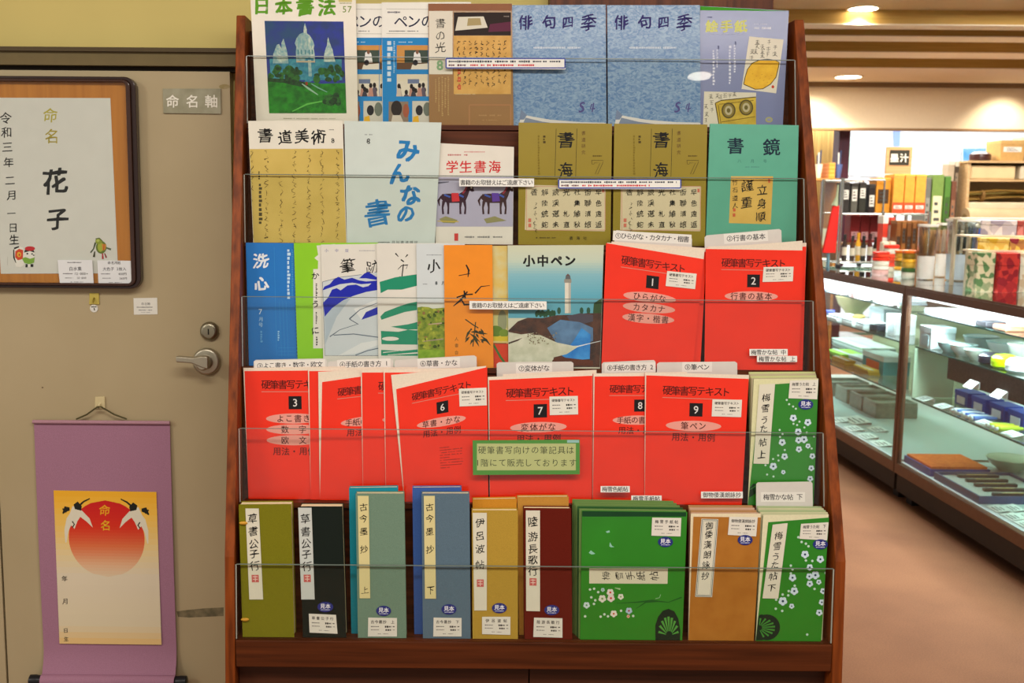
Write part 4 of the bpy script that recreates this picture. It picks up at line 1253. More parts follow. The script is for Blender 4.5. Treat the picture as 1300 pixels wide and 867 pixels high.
def a_land(a):
    a.frame(620, 300, 4.818)
    a.rect(0, 0, 300, 700, mat('#d0b45c', .5, kind='mottle', h2='#c9c08a', scale=50)).rect(0, 480, 300, 560, mat('#b8b878', .5))
    a.ell(85, 520, 28, 70, mat('#8a8f6c', .5)).ell(45, 580, 45, 34, '#5a7a24').ell(95, 592, 30, 24, '#6f8a2c').rect(0, 612, 300, 640, '#c8b42a').rect(0, 655, 300, 900, '#c83a1c').line([(30, 660), (75, 740), (120, 800)], 14, '#3f6a2c').line([(20, 655), (110, 655)], 6, '#7a3a24')
def a_light(a):
    a.frame(620, 300, 4.818)
    a.bands(112, 50, 715, 500, [(0, '#c8cbb0'), (.22, '#bccab8'), (.42, '#7fb4c0'), (.7, '#5fa6ba'), (1, '#5aa0b4')], 28)
    a.text('小中ペン', 375, 150, 74, K, pitch=84, weight=.06)
    a.rect(468, 280, 504, 470, mat('#d9d4c4', .5)).rect(490, 280, 504, 470, '#b4b0a4').rect(464, 262, 508, 284, '#8f8c80').poly([(470, 262), (474, 240), (500, 240), (504, 262)], '#5f6264').poly([(474, 240), (486, 228), (500, 240)], '#6a4a44')
    rk = mat('#53301e', .5, kind='mottle', h2='#2f1c16', scale=70)
    R = random.Random(8)
    a.up()
    for i in range(10): a.ell(295 + i * 12, 478 - R.uniform(0, 14), 10, 20, '#1f4a2c', 8, up=i == 5)
    for x in (432, 570, 612): a.ell(x, 455, 12, 22, '#24503a', 8)
    a.poly([(640, 470), (645, 410), (690, 380), (715, 380), (715, 480)], '#2c4a24')
    a.poly([(105, 575), (180, 520), (240, 498), (330, 500), (420, 482), (520, 480), (600, 470), (715, 470), (715, 800), (105, 800)], rk)
    a.poly([(480, 488), (560, 470), (640, 480), (640, 520), (560, 540), (500, 520)], '#4a4450')
    a.poly([(360, 560), (440, 510), (560, 525), (640, 560), (640, 640), (540, 670), (420, 660)], mat('#4a6a8e', .4, kind='mottle', h2='#5f86ae', scale=40))
    a.poly([(520, 640), (570, 560), (625, 600), (620, 750), (500, 760), (450, 730)], mat('#1d74c4', .4, kind='mottle', h2='#3f96dc', scale=40))
    sf = mat('#b9bda4', .6, kind='mottle', h2='#cfd0bc', scale=60)
    a.poly([(115, 660), (180, 640), (240, 600), (320, 605), (420, 650), (520, 670), (560, 668), (480, 720), (400, 740), (390, 790), (115, 790)], sf).poly([(115, 585), (200, 600), (280, 590), (240, 610), (150, 640), (115, 650)], sf)
    a.line([(540, 675), (600, 660), (690, 640)], [8, 5, 3], '#d3dce0').poly([(390, 760), (420, 735), (520, 748), (640, 760), (640, 790), (390, 790)], '#5a2c18')
    for i in range(50): a.ell(R.uniform(240, 420), R.uniform(590, 660), 4, 4, '#6a5a44' if i % 2 else '#8a8266', 6, up=i % 25 == 0)
book('magazine', 'yellow landscape magazine edge between the orange and lighthouse magazines', 'magazine', 3, .0125, .003, [(606, 312), (690, 312), (690, 462), (607, 462)], '#cdbb74', a_land, 'magazines on the rack', pages='#e6e6e0')
book('magazine', 'magazine with white lighthouse above brown sea rocks', 'magazine', 3, .0078, .003, [(644.5, 311.5), (766.5, 311), (762, 462), (645.5, 462)], '#c8c9b2', a_light, 'magazines on the rack', pages='#e6e6e0')

# ---------------------------------------------------------------- red copybooks
m_red = mat('#ec2b0b', .36, coat=.3, var=.05, scale=14, bump=.5)
m_oval = mat('#e39a8c', .5, var=.02)
RK = ink('#3a0e0c')
def a_red(q, num, ovals, sub=True, small=False, blank=False):
    f = bil(q)
    ht = ((q[3][1] - q[0][1]) + (q[2][1] - q[1][1])) / 2
    wd = q[1][0] - q[0][0]
    def art(a):
        a.fn = lambda p: f(np.stack([p[:, 0] / 130 * 100, p[:, 1] / (ht * 130 / wd) * 100], 1))
        if blank: return
        a.text('硬筆書写テキスト', 65, 18, 12.5, ink('#4a120e'), pitch=10.8, weight=.02)
        a.line([(21, 27), (109, 27.5)], .8, '#c88a7a')
        a.rect(56, 33, 73, 50, ink('#181416')).text(num, 64.5, 41.5, 14, ink('#d8d4d0'), weight=.01)
        y = 62
        for t in ovals:
            a.ell(62, y, 36, 6.6, m_oval).text(t, 62, y, 10.5, ink('#43100e'), pitch=min(11.5, 60 / max(1, len(t))), weight=.015)
            y += 14
        if sub: a.text('用法・用例', 62, y + .5, 11, ink('#5a140e'), pitch=11.5, weight=.02)
        if small:
            for k in range(9): a.micro(58, y + 22 + k * 3.6, 58 + (14 if k % 4 == 0 else 34), y + 24.2 + k * 3.6, '#8c2418')
    return art
def redbook(label, row, w, q, num, ovals, lab=None, sub=True, small=False, pq=None, blank=False, t=.003, grp='red copybooks on the rack'):
    if pq is None: pq = [(q[0][0] - 1.6, q[0][1] - 4), (q[1][0] + .3, q[1][1] - 5), q[2], (q[3][0] - 1.6, q[3][1])]
    o = book('copybook', label, 'copybook', row, w, t, q, '#e0301a', a_red(q, num, ovals, sub, small, blank), grp, pages='#e2d6c2', pq=pq, cm=m_red)
    if lab: price(o, row, w, lab)
    return o
redbook('red copybook number 1 with three pink ovals', 3, .004, [(769.5, 308.5), (893.5, 329), (880, 466), (763.5, 466)], '1', ['ひらがな', 'カタカナ', '漢字・楷書'], [(847, 344), (884.5, 347.5), (882.5, 367), (845, 363)], sub=False, pq=[(771, 308), (894.5, 317), (880, 466), (764, 466)])
redbook('red copybook standing behind number 1, only its right margin showing', 3, .0095, [(778, 310.5), (897, 320), (889, 466), (775, 466)], '', [], blank=True)
redbook('red copybook number 2 with one pink oval', 3, .004, [(896, 316), (1020, 318), (1014.5, 466), (894.5, 466)], '2', ['行書の基本'], [(969.5, 339), (1007.5, 338.5), (1006.5, 357), (968, 358)], sub=False, pq=[(897, 315), (1019, 305.5), (1014, 466), (895, 466)])
redbook('red copybook standing behind number 2, a thin red margin at its right', 3, .0095, [(900, 317), (1023.5, 313), (1019, 466), (898, 466)], '', [], blank=True)

redbook('red copybook number 3 at the left end of tier four', 4, .032, [(310.5, 471), (438, 470), (440, 636), (315.5, 636)], '3', ['よこ書き', '数　字', '欧　文'], t=.0028)
redbook('red copybook strip between number 3 and the slanted letter-writing copybook', 4, .0278, [(392.5, 471), (520, 471), (520, 636), (394.5, 636)], '', [], blank=True, t=.0028)
redbook('red letter-writing copybook with slanted top, just right of number 3', 4, .0236, [(409, 485), (530, 468), (533, 636), (406, 636)], '4', ['手紙の書き方'], pq=[(404, 472), (530, 466), (533, 636), (404, 636)], t=.0028)
redbook('red copybook strip right of the slanted letter-writing copybook', 4, .0194, [(459.5, 473), (586, 472), (586, 636), (461, 636)], '5', ['手紙の書き方'], t=.0028)
redbook('red copybook strip tucked behind the left edge of number 6', 4, .0152, [(488.5, 473), (612, 472), (612, 636), (490, 636)], '', [], blank=True, t=.0028)
redbook('red copybook number 6 with its cover top slanting up to the right', 4, .011, [(503, 494), (618.5, 466), (620, 636), (513.5, 636)], '6', ['草書・かな'], [(582.5, 493.5), (617.5, 492), (618, 514.5), (583.5, 516)], small=True, pq=[(496.5, 476), (617, 464.5), (620, 636), (512, 636)], t=.0028)
redbook('red copybook number 7 above the pale green notice card', 4, .011, [(621, 482.5), (752, 477), (751, 636), (622, 636)], '7', ['変体がな'], [(697.5, 503.5), (733.5, 502.5), (734, 526), (698, 527)], t=.0028)
redbook('red copybook standing behind number 7, its right corner showing', 4, .0152, [(640, 479), (757, 474.5), (757, 636), (640, 636)], '', [], blank=True, t=.0028)
redbook('red copybook number 8 half covered by number 9', 4, .011, [(755, 478), (872, 477), (872, 636), (752.5, 636)], '8', ['手紙の書き方'], t=.0028)
redbook('red copybook number 9 beside the green blossom copybook', 4, .0055, [(820.5, 476.5), (950.5, 481), (942, 636), (818.5, 636)], '9', ['筆ペン'], [(904.5, 507), (942, 507.5), (941, 529.5), (903.5, 528.5)], t=.0028)

# white index cards sticking up behind the red copybooks
def card(label, row, w, q, txt, tx, ty, size, pitch, rot=0, strip_=None):
    pl = ROWS[row]
    TL, TR, BR, BL = pl.at(q, w)
    BL, BR = foot(pl, TL, BL, .0008), foot(pl, TR, BR, .0008)
    fr_ = np.array([TL, TL * .97 + TR * .03 + pl.v * .003, TR * .97 + TL * .03 + pl.v * .003, TR, BR, BL])
    o = thing('index_card', fr_[4:].mean(0), label, 'index card', 'index cards on the rack')
    MB().prism(fr_, fr_ + pl.n * .0006, mat('#cfccc4', .6, var=.03)).build('card', o)
    s = size * .75
    n = sum(.58 if c in NARROW else 1 for c in txt) * pitch / 2 + 3
    cr, sr = math.cos(math.radians(rot)), math.sin(math.radians(rot))
    qq = [(tx + x * cr - y * sr, ty + x * sr + y * cr) for x, y in ((-n, -s), (n, -s), (n, s), (-n, s))]
    mb = MB(); slab(mb, pl, qq, w - .0003, w, mat('#e0ded6', .6, var=.02))
    Art(mb, pl, w - .0003).text(txt, tx, ty, size, ink('#26262a'), pitch=pitch, rot=rot, weight=.015)
    mb.build('title_strip', o)
    return o
card('white index card above red copybook number 1', 3, .0165, [(780, 294), (878.5, 303), (878, 330), (780, 330)], '①ひらがな・カタカナ・楷書', 828, 301.5, 8.2, 7.2, 3)
card('white index card above red copybook number 2', 3, .0165, [(894.5, 301), (992, 292.5), (993, 330), (895, 330)], '②行書の基本', 947, 301.5, 8.4, 8.3, -4)
w4 = ROWS[4].gap - .0062
card('white index card above red copybook number 3', 4, w4, [(322, 459), (415, 457), (415, 490), (322, 490)], '③よこ書き・数字・欧文', 368, 463.5, 8.2, 7.6, -1.5)
card('white index card above the slanted letter-writing copybook', 4, w4, [(416, 461), (499, 457.5), (499, 490), (416, 490)], '④手紙の書き方 1', 462, 462, 8.2, 7.6, -1.5)
card('white index card above red copybook number 6', 4, w4, [(501, 459), (605, 453), (606, 490), (501, 490)], '⑥草書・かな', 557, 461, 8.4, 8, -2)
card('white index card above red copybook number 7', 4, w4, [(630.5, 462), (728, 461), (728, 490), (631, 490)], '⑦変体がな', 678, 467.5, 8.4, 8, -1)
card('white index card above red copybook number 8', 4, w4, [(764, 462), (832, 459), (832, 490), (764, 490)], '⑧手紙の書き方 2', 800, 466.5, 8, 7.2, -1)
card('white index card above red copybook number 9', 4, w4, [(834, 462), (936, 461), (936, 490), (834, 490)], '⑨筆ペン', 885, 466, 8.4, 8)

# ---------------------------------------------------------------- green blossom copybooks
m_gr = mat('#2a8220', .35, coat=.4, var=.08, scale=12, bump=.5)
def flower(a, x, y, r, c='#c9dcec', mid='#233f5a', pet=5):
    for k in range(pet):
        t = 2 * math.pi * k / pet + .3
        a.ell(x + r * .55 * math.cos(t), y + r * .55 * math.sin(t), r * .5, r * .5, c, 10, up=False)
    a.up(); a.ell(x, y, r * .3, r * .3, mid, 8, up=False)
def a_ume(ox, oy, sc, pts, dots, wheel=None):
    def art(a):
        a.frame(ox, oy, sc)
        a.up()
        for x, y in dots: a.ell(x, y, 6, 6, '#b9d6c6', 8, up=False)
        a.up()
        for x, y, r in pts: flower(a, x, y, r, '#c9dce8')
        if wheel: wheel(a)
    return art
f1 = [(291, 306, 19), (371, 330, 19), (318, 382, 19), (320, 428, 18), (350, 424, 20), (230, 440, 19), (322, 478, 17), (372, 460, 14), (243, 518, 18), (181, 572, 20), (396, 516, 16), (390, 582, 16), (384, 640, 16), (236, 604, 12)]
d1 = [(255, 207), (268, 230), (290, 243), (305, 255), (292, 338), (312, 345), (325, 326), (216, 372), (232, 395), (218, 410), (244, 482), (208, 512), (180, 532), (210, 540), (138, 566), (147, 617), (182, 628), (365, 386), (405, 408), (392, 474), (352, 358)]
def wheel1(a):
    a.poly([(48, 690), (70, 668), (85, 668), (85, 720), (48, 745)], '#16341c').line([(52, 700), (84, 680)], 4, '#3f8a3a')
o = book('copybook', 'green blossom copybook with white title slip on tier four', 'copybook', 4, .0055, .003, [(966, 489), (1039, 484), (1033, 636), (950, 636)], '#2f8a2a', a_ume(940, 460, 4.335, f1, d1, wheel1), 'green blossom copybooks', pages='#d8d6a8', cm=m_gr, pq=[(957, 481), (1039, 480.5), (1033, 636), (950, 636)])
slip(o, 4, .0055, [(964, 488), (984, 487), (976, 589), (956.5, 588.5)], [('梅', 17), ('雪', 31), ('う', 45), ('た', 56), ('帖', 73), ('上', 88)], 11)
price(o, 4, .0055, [(1003, 483), (1039, 482), (1037.5, 507), (1001, 505.5)], '梅雪うた帖 上')
sample(o, 4, .0055, 1023, 513.5)
cop = 'pale green copybook copies filed behind the blossom copybook of tier four'
for k in range(4):
    ww = .0102 + .0048 * k
    book('copybook', 'pale topped copybook copy behind the tier four blossom copybook', 'copybook', 4, ww, .003, [(954 - k, 480 - k * 2.6), (1037 - k * .6, 479 - k * 2.4), (1033, 636), (952, 636)], '#c3c98c' if k % 2 else '#b9ad8c', None, 'copies behind the tier four blossom copybook', pages='#d8d2b8')

# ---------------------------------------------------------------- tier five
def album(label, w, t, q, col, slip_=None, lab=None, smp=None, cm=None, grp='folded albums on the bottom tier', pages='#e8dcb4', title='', board=.0018, art=None):
    o = book('folding_album', label, 'album', 5, w, t, q, col, art, grp, pages=pages, board=board, cm=cm or mat(col, .75, kind='weave', spec=.08), inset=.0016)
    if slip_: slip(o, 5, w, **slip_)
    if lab: price(o, 5, w, lab, title)
    if smp: sample(o, 5, w, *smp)
    return o
o = album('olive cloth album case with ivory clasps, left end of the bottom tier', .0045, .026, [(303, 640.5), (369.5, 640), (373.5, 806.5), (308, 807)], '#7d7a1a', dict(q=[(311.5, 645.5), (328.5, 645.5), (334, 761), (316.5, 761)], txt=[('草', 11), ('書', 25), ('公', 39), ('子', 50), ('行', 63)], size=13, seal=77))
for y in (664, 786.5):
    p = ROWS[5].at([(309 if y < 700 else 311, y)], .003)[0]
    mb = MB(); mb.lathe((p[0], p[1], p[2]), [(.001, -.007), (.0028, -.004), (.0032, 0), (.0028, .004), (.001, .007)], mat('#c9942c', .4), 12, 'x')
    mb.build('clasp', o, True)
o = album('black cloth album with pale title slip', .0045, .028, [(380, 643), (434.5, 643), (439.5, 806), (384.5, 806)], '#1c241f', dict(q=[(378.5, 644.5), (395.5, 644.5), (399.5, 761), (382.5, 761)], txt=[('草', 12), ('書', 26), ('公', 39), ('子', 51), ('行', 64)], size=13, seal=77, col='#c6ccc6'), [(392, 779), (426.5, 780.5), (428.5, 804.5), (393, 803)], (413, 770.5, 10, 6.5), title='草書公子行')
G0 = '#d8cd94'
o = album('grey green cloth album beside the black album', .0045, .0185, [(451.5, 626.5), (513, 626.5), (516, 811), (454.5, 811)], '#74907c', dict(q=[(454, 629.5), (468, 629.5), (470, 759.5), (456.5, 759.5)], txt=[('古', 11), ('今', 22), ('墨', 35), ('抄', 52), ('上', 92)], size=10.5, col=G0), [(467.5, 784), (504, 784.5), (504, 808), (467, 808)], (487, 775.5), title='古今墨抄 上')
album('teal album standing behind the grey green album', .0245, .0160, [(443, 619.5), (505, 618.5), (507, 806), (446, 806)], '#1f8ea4')
o = album('slate blue cloth album beside the mustard album', .0045, .0185, [(535, 626.5), (596, 626.5), (597.5, 812), (537, 812)], '#5f7686', dict(q=[(538, 629.5), (552, 629.5), (553.5, 760), (539.5, 760)], txt=[('古', 11), ('今', 22), ('墨', 35), ('抄', 52), ('下', 92)], size=10.5, col=G0), [(550.5, 784), (586, 784.5), (586, 808), (550, 808)], (570, 773.5), title='古今墨抄 下')
album('blue album standing behind the slate blue album', .0245, .0160, [(523.5, 619), (586, 618.5), (588, 806), (526, 806)], '#3f62a8')
o = album('mustard cloth album with pale title slip', .0045, .0185, [(599, 648), (657.5, 648), (657.5, 809), (600, 809)], '#b9973c', dict(q=[(600, 651), (618, 651), (618, 775), (602, 775)], txt=[('伊', 10), ('呂', 24), ('波', 37), ('帖', 53)], size=12, seal=72), [(612, 783), (648, 783), (648, 806), (612, 805)], (634, 772), title='伊呂波帖')
album('orange topped album standing behind the mustard album', .0245, .0160, [(600, 634), (656, 633), (657, 806), (602, 806)], '#c98a2c')
o = album('maroon cloth album with white title slip', .0045, .0185, [(665, 645), (725, 645.5), (726.5, 811), (666, 810)], '#661d12', dict(q=[(667.5, 648), (685.5, 648), (685.5, 776), (668, 775.5)], txt=[('陸', 11), ('游', 26), ('長', 38), ('歌', 49), ('行', 60)], size=13, seal=71), [(678, 784), (714, 785), (714, 809.5), (677, 808.5)], (700.5, 774.5), title='陸游長歌行')
album('tan album standing behind the maroon album', .0245, .0160, [(657, 631), (722, 630.5), (723, 806), (659, 806)], '#c08a3c')

# the landscape green copybooks in plastic sleeves
def a_tegami(a):
    a.frame(720, 640, 4.818)
    a.rect(92, 40, 728, 76, mat('#0f3f20', .4))
    a.up()
    for pts in ([(235, 168), (258, 160), (262, 172), (245, 176)], [(258, 258), (262, 232), (275, 255), (288, 262), (270, 264)], [(132, 298), (145, 282), (172, 304), (150, 308)]): a.poly(pts, '#8cc4ae')
    a.poly([(135, 392), (616, 394), (614, 487), (135, 485)], mat('#d3cfb4', .6, var=.02))
    # title written sideways along the slip
    for ch, x in (('梅', 238), ('雪', 318), ('手', 385), ('紙', 450), ('帖', 532)): a.text(ch, x, 438, 58, K, rot=-90, brush=1.2)
    dk = ink('#1c5a22')
    a.line([(300, 606), (420, 600), (520, 590), (620, 600), (700, 570)], [2, 6, 12, 4, 8], dk).line([(420, 640), (480, 600), (560, 596)], [2, 8, 3], dk).line([(540, 578), (565, 572), (572, 552)], 3, '#9cc8a0')
    for i, (x, y) in enumerate(((140, 522), (165, 517), (190, 538), (148, 570), (172, 588), (164, 610), (205, 688), (228, 674), (250, 686), (330, 652), (404, 684), (110, 686))): a.ell(x, y, 8, 8, '#c3d8c4', 8, up=i == 0)
    for x, y, r, c, m_ in ((264, 540, 22, '#dcd6cc', '#c8342c'), (215, 578, 23, '#d6d8c8', '#7a9a5a'), (268, 575, 23, '#dccfc8', '#c8342c'), (328, 566, 18, '#d6d8c8', '#7a9a5a'), (119, 618, 20, '#c3d8d4', '#5a8a5a'), (285, 670, 21, '#dcd8cc', '#c8603c'), (378, 652, 20, '#a9c0d0', '#a83244'), (218, 524, 12, '#a9c8c0', '#5a8a7a'), (374, 686, 10, '#d8a890', '#a84a3a')): flower(a, x, y, r, c, m_)
    a.line([(292, 512), (325, 520)], [4, 12], '#9cc48a')
    wd = ink('#16281a')
    a.poly([(540, 842), (540, 740), (556, 690), (585, 652), (620, 640), (655, 655), (680, 700), (692, 770), (690, 842)], wd)
    for k in range(9):
        t = math.radians(190 + k * 20)
        a.line([(624 + 20 * math.cos(t), 800 + 24 * math.sin(t)), (620 + 62 * math.cos(t), 800 + 112 * math.sin(t))], [4, 15], '#4f9a3e', up=k == 0)
    a.line([(86, 40), (78, 842)], 4, '#7fae74')
o = book('copybook', 'wide green landscape copybook with blossoms and a cart wheel', 'copybook', 5, .0045, .003, [(739, 648.5), (872.5, 650), (866, 815), (736.5, 815)], '#2f8a2a', a_tegami, 'green blossom copybooks', cm=m_gr)
price(o, 5, .0045, [(828, 657), (865, 657.5), (864, 681), (827, 680)], '梅雪手紙帖')
sample(o, 5, .0045, 844.8, 688)
for k in range(5):
    ww = .0092 + .0068 * k
    book('copybook', 'copybook copy in a plastic sleeve filed behind the wide green landscape copybook', 'copybook', 5, ww, .0035, [(735.5 - 2.2 * k, 646 - 3.0 * k), (871 - 4 * k, 647.5 - 2.8 * k), (865 - 3 * k, 815), (734.5 - 2 * k, 815)], '#6a8a4a' if k != 1 else '#2a5a2c', None, 'copies behind the wide green copybook', pages='#b9b98c')
o = book('copybook', 'orange brown copybook with bordered white title slip', 'copybook', 5, .0045, .0032, [(880.5, 656), (966, 657), (957, 813), (874, 813)], '#b0742a', None, 'tall copybooks on the bottom tier', cm=mat('#b07328', .4, coat=.4, kind='mottle', h2='#a5681f', scale=30), pages='#e2d6b4', pq=[(877, 652), (966, 652), (957, 813), (874, 813)])
slip(o, 5, .0045, [(890.5, 658.5), (912, 659), (904, 758), (882.5, 757.5)], [('御', 9), ('倭', 20), ('漢', 33), ('朗', 46), ('詠', 59), ('抄', 73)], 10.5, border=ink('#2c4a5a'))
price(o, 5, .0045, [(926, 656), (962, 656.5), (960, 681), (924, 679)], '御物倭漢朗詠抄')
sample(o, 5, .0045, 946, 685.5)
for k in range(4):
    ww = .0105 + .0075 * k
    book('copybook', 'pinkish copy filed behind the orange brown copybook', 'copybook', 5, ww, .0035, [(878 - 1.2 * k, 651 - 3.1 * k), (963 - 2.5 * k, 651 - 3.0 * k), (955, 813), (874, 813)], '#b58a5c' if k % 2 else '#c9a890', None, 'copies behind the orange brown copybook', pages='#dcc8ac')
f2 = [(556, 270, 18), (627, 292, 17), (578, 330, 15), (604, 366, 19), (576, 372, 15), (498, 378, 17), (578, 406, 15), (620, 398, 12), (506, 440, 18), (640, 440, 14), (453, 487, 20), (634, 492, 14), (622, 540, 15), (494, 510, 12)]
d2 = [(525, 190), (540, 212), (560, 220), (572, 232), (490, 322), (498, 340), (490, 358), (508, 415), (480, 440), (452, 456), (478, 460), (422, 480), (420, 522), (450, 532), (560, 298), (590, 300), (652, 355), (600, 430), (566, 642)]
def wheel2(a):
    a.ell(378, 608, 62, 60, ink('#16281a')).poly([(325, 560), (345, 550), (360, 548), (360, 668), (325, 668)], ink('#16281a'))
    for k in range(9):
        t = math.radians(-95 + k * 22)
        a.line([(345 + 12 * math.cos(t), 610 + 12 * math.sin(t)), (355 + 62 * math.cos(t), 610 + 44 * math.sin(t))], [3, 9], '#3f8a34', up=k == 0)
o = book('copybook', 'green blossom copybook with white title slip, right end of the bottom tier', 'copybook', 5, .0045, .003, [(975.5, 663), (1052.5, 657), (1042.5, 812), (959.5, 813)], '#2f8a2a', a_ume(870, 630, 3.657, f2, d2, wheel2), 'green blossom copybooks', cm=m_gr, pages='#dcd8b4', pq=[(969, 653.5), (1052, 653), (1042, 812), (959.5, 813)])
slip(o, 5, .0045, [(981, 666), (1000, 664), (988, 760), (968, 759.5)], [('梅', 16), ('雪', 30), ('う', 44), ('た', 55), ('帖', 70), ('下', 86)], 11)
price(o, 5, .0045, [(1017, 665), (1052, 663), (1050, 686), (1015, 684)], '梅雪うた帖 下')
sample(o, 5, .0045, 1041.5, 691)
for k in range(4):
    ww = .0105 + .0075 * k
    book('copybook', 'pale copy filed behind the bottom blossom copybook', 'copybook', 5, ww, .0035, [(966 - 1.5 * k, 650.5 - 2.6 * k), (1051 - 2.6 * k, 650.5 - 2.4 * k), (1044, 812), (960, 813)], '#a9b98c' if k % 2 else '#c9c8a0', None, 'copies behind the bottom blossom copybook', pages='#dcd6b8')
card('white index card in front of the tier four blossom copybook', 5, .0400, [(960, 614.5), (1031.5, 613.5), (1032, 645), (960, 645)], '梅雪かな帖 下', 994, 631, 8.2, 7.6)

# ================================================================ THE SHOP BEYOND: glass counters
XF = 2.166
ZT = 1.023
m_glass = clear('case_glass', '#fafdfc', .03, .01)
m_shelf = clear('shelf_glass', '#eff7f4', .05, .02)
m_gedge = mat('#3d6a66', .2, spec=.6)
m_brz = mat('#6a4a36', .35, metal=.35, var=.08)
m_dark = mat('#2e231b', .6, var=.1)
DEP = .95
SHZ = (.503, .748, .905)

def show_case(y0, y1, label):
    t = thing('display_case', (XF + DEP / 2, (y0 + y1) / 2, 0), label, 'display case', 'glass display cases')
    x0, x1 = XF, XF + DEP
    b = MB().box((x0 + .012, y0 + .01, .05), (x1, y1 - .01, .136), m_dark)
    b.build('plinth', t)
    for fx in (x0 + .05, x1 - .1):
        for fy in (y0 + .04, y1 - .1):
            MB().box((fx, fy, 0), (fx + .06, fy + .06, .051), mat('#1a1512', .6)).build('foot', t)
    MB().box((x0, y0, .136), (x1, y1, .186), m_brz).build('bottom_rail', t, bevel=.002)
    MB().box((x0 + .02, y0 + .02, .1862), (x1 - .02, y1 - .02, .192), mat('#aebabb', .5, var=.02)).build('deck', t)
    for px_ in (x0, x1 - .022):
        for py_ in (y0, y1 - .024):
            MB().box((px_, py_, .1862), (px_ + .022, py_ + .024, .985), m_brz).build('post', t)
    MB().box((x0, y0, .985), (x0 + .026, y1, ZT - .004), m_brz).box((x1 - .026, y0, .985), (x1, y1, ZT - .004), m_brz).box((x0 + .026, y0, .985), (x1 - .026, y0 + .024, ZT - .004), m_brz).box((x0 + .026, y1 - .024, .985), (x1 - .026, y1, ZT - .004), m_brz).build('top_rail', t)
    g = MB().box((x0 + .001, y0 + .001, ZT - .0038), (x1 - .001, y1 - .001, ZT + .006), m_shelf).build('glass_top', t)
    MB().box((x0 - .0012, y0, ZT - .003), (x0, y1, ZT + .006), m_brz).build('top_edging', g)
    ym = (y0 + y1) / 2
    for a_, b_ in ((y0 + .025, ym - .002), (ym + .002, y1 - .025)):
        MB().box((x0 + .006, a_, .188), (x0 + .011, b_, .984), m_glass).build('glass_door', t)
    MB().box((x1 - .035, y0 + .025, .193), (x1 - .025, y1 - .025, .984), mat('#c9d6b4', .5, kind='mottle', h2='#b3c39a', scale=3)).build('back_panel', t)
    for z in SHZ:
        s_ = MB().box((x0 + .05, y0 + .03, z - .007), (x1 - .22, y1 - .03, z), m_shelf).build('glass_shelf', t)
        MB().box((x0 + .0485, y0 + .03, z - .007), (x0 + .05, y1 - .03, z), m_gedge).build('shelf_edge', s_)
        for yy in (y0 + .04, y1 - .06):
            MB().box((x1 - .22, yy, z - .02), (x1 - .035, yy + .012, z - .001), mat('#8a8f8c', .3, metal=.8)).build('shelf_bracket', s_)
    lt = MB().tube([(x0 + .03, y0 + .06, .977), (x0 + .03, y1 - .06, .977)], .005, mat('#f4fbff', .5, emit=2.2), 10).build('lamp_tube', t, True)
    l = area('case_lamp_light', (x0 + .06, (y0 + y1) / 2, .965), .03, y1 - y0 - .2, 34, COOL, (0, math.radians(-25), 0))
    return t
YS = onX(1142, 480, XF)[1]
show_case(YS + .004, YS + 2.6, 'farther glass display case with a teal carton and green felt pads inside')
show_case(YS - 2.2, YS - .004, 'nearer glass display case with a blue tray and mint board inside')

PX = lambda px, X: onX(px, 500, X)[1]      # distance down the aisle of a picture column at a depth X into the case

def it_card(X, Y, z, label, w=.06, d=.07, col='#e6e8e6', tilt=0.35, grp='price cards in the cases', lines=True):
    t = thing('price_card', (X, Y, z), label, 'card', grp)
    h = d * math.sin(tilt)
    a_ = np.array([(X - d / 2, Y - w / 2, z + .001), (X - d / 2, Y + w / 2, z + .001), (X + d / 2, Y + w / 2, z + .001 + h), (X + d / 2, Y - w / 2, z + .001 + h)])
    MB().prism(a_ + [0, 0, .0], a_ + [0, 0, .0012], mat(col, .6, var=.02)).build('card', t)
    if tilt > .05:
        MB().prism(np.array([a_[2], a_[3], a_[3] + [.004, 0, 0], a_[2] + [.004, 0, 0]]), np.array([(X + d / 2, Y + w / 2, z), (X + d / 2, Y - w / 2, z), (X + d / 2 + .004, Y - w / 2, z), (X + d / 2 + .004, Y + w / 2, z)]), mat(col, .6, var=.02)).build('prop', t)
    if lines:
        m_ = MB()
        n_ = np.array([-math.sin(tilt), 0, math.cos(tilt)])
        for k in range(3):
            f0 = .2 + k * .25
            p = a_[3] * (1 - f0) + a_[0] * f0; q = a_[2] * (1 - f0) + a_[1] * f0
            e = (a_[0] - a_[3]) * .09
            aa, bb = p * .85 + q * .15 + n_ * .0016, p * (.25 if k else .4) + q * (.75 if k else .6) + n_ * .0016
            m_.add([aa, bb, bb + e, aa + e], [(0, 1, 2, 3)], ink('#55585c'))
        m_.build('print', t)
    return t
def it_bowl(X, Y, z, r, h, col, label, name='dish', cat='dish', rim=None):
    t = thing(name, (X, Y, z), label, cat)
    MB().lathe((X, Y, z), [(r * .45, 0), (r * .5, h * .12), (r * .85, h * .55), (r, h), (r * .93, h), (r * .75, h * .55), (r * .4, h * .2), (.001, h * .18)], mat(col, .25, coat=.5, var=.05), 24).build('bowl', t, True)
    MB().lathe((X, Y, z + h * .93), [(r * .97, 0), (r * 1.02, h * .05), (r * .97, h * .1), (r * .93, h * .05)], mat(rim or col, .3), 24).build('rim', t, True)
    return t
def it_round(X, Y, z, r, h, col, label, name='round_case', cat='round case'):
    t = thing(name, (X, Y, z), label, cat)
    c = mat(col, .35, coat=.4, var=.06)
    MB().lathe((X, Y, z), [(r * .8, 0), (r, h * .15), (r, h * .45)], c, 26).build('body', t, True)
    MB().lathe((X, Y, z + h * .46), [(r * 1.02, 0), (r * .98, h * .25), (r * .7, h * .46), (r * .2, h * .53), (.001, h * .54)], c, 26).build('lid', t, True)
    return t
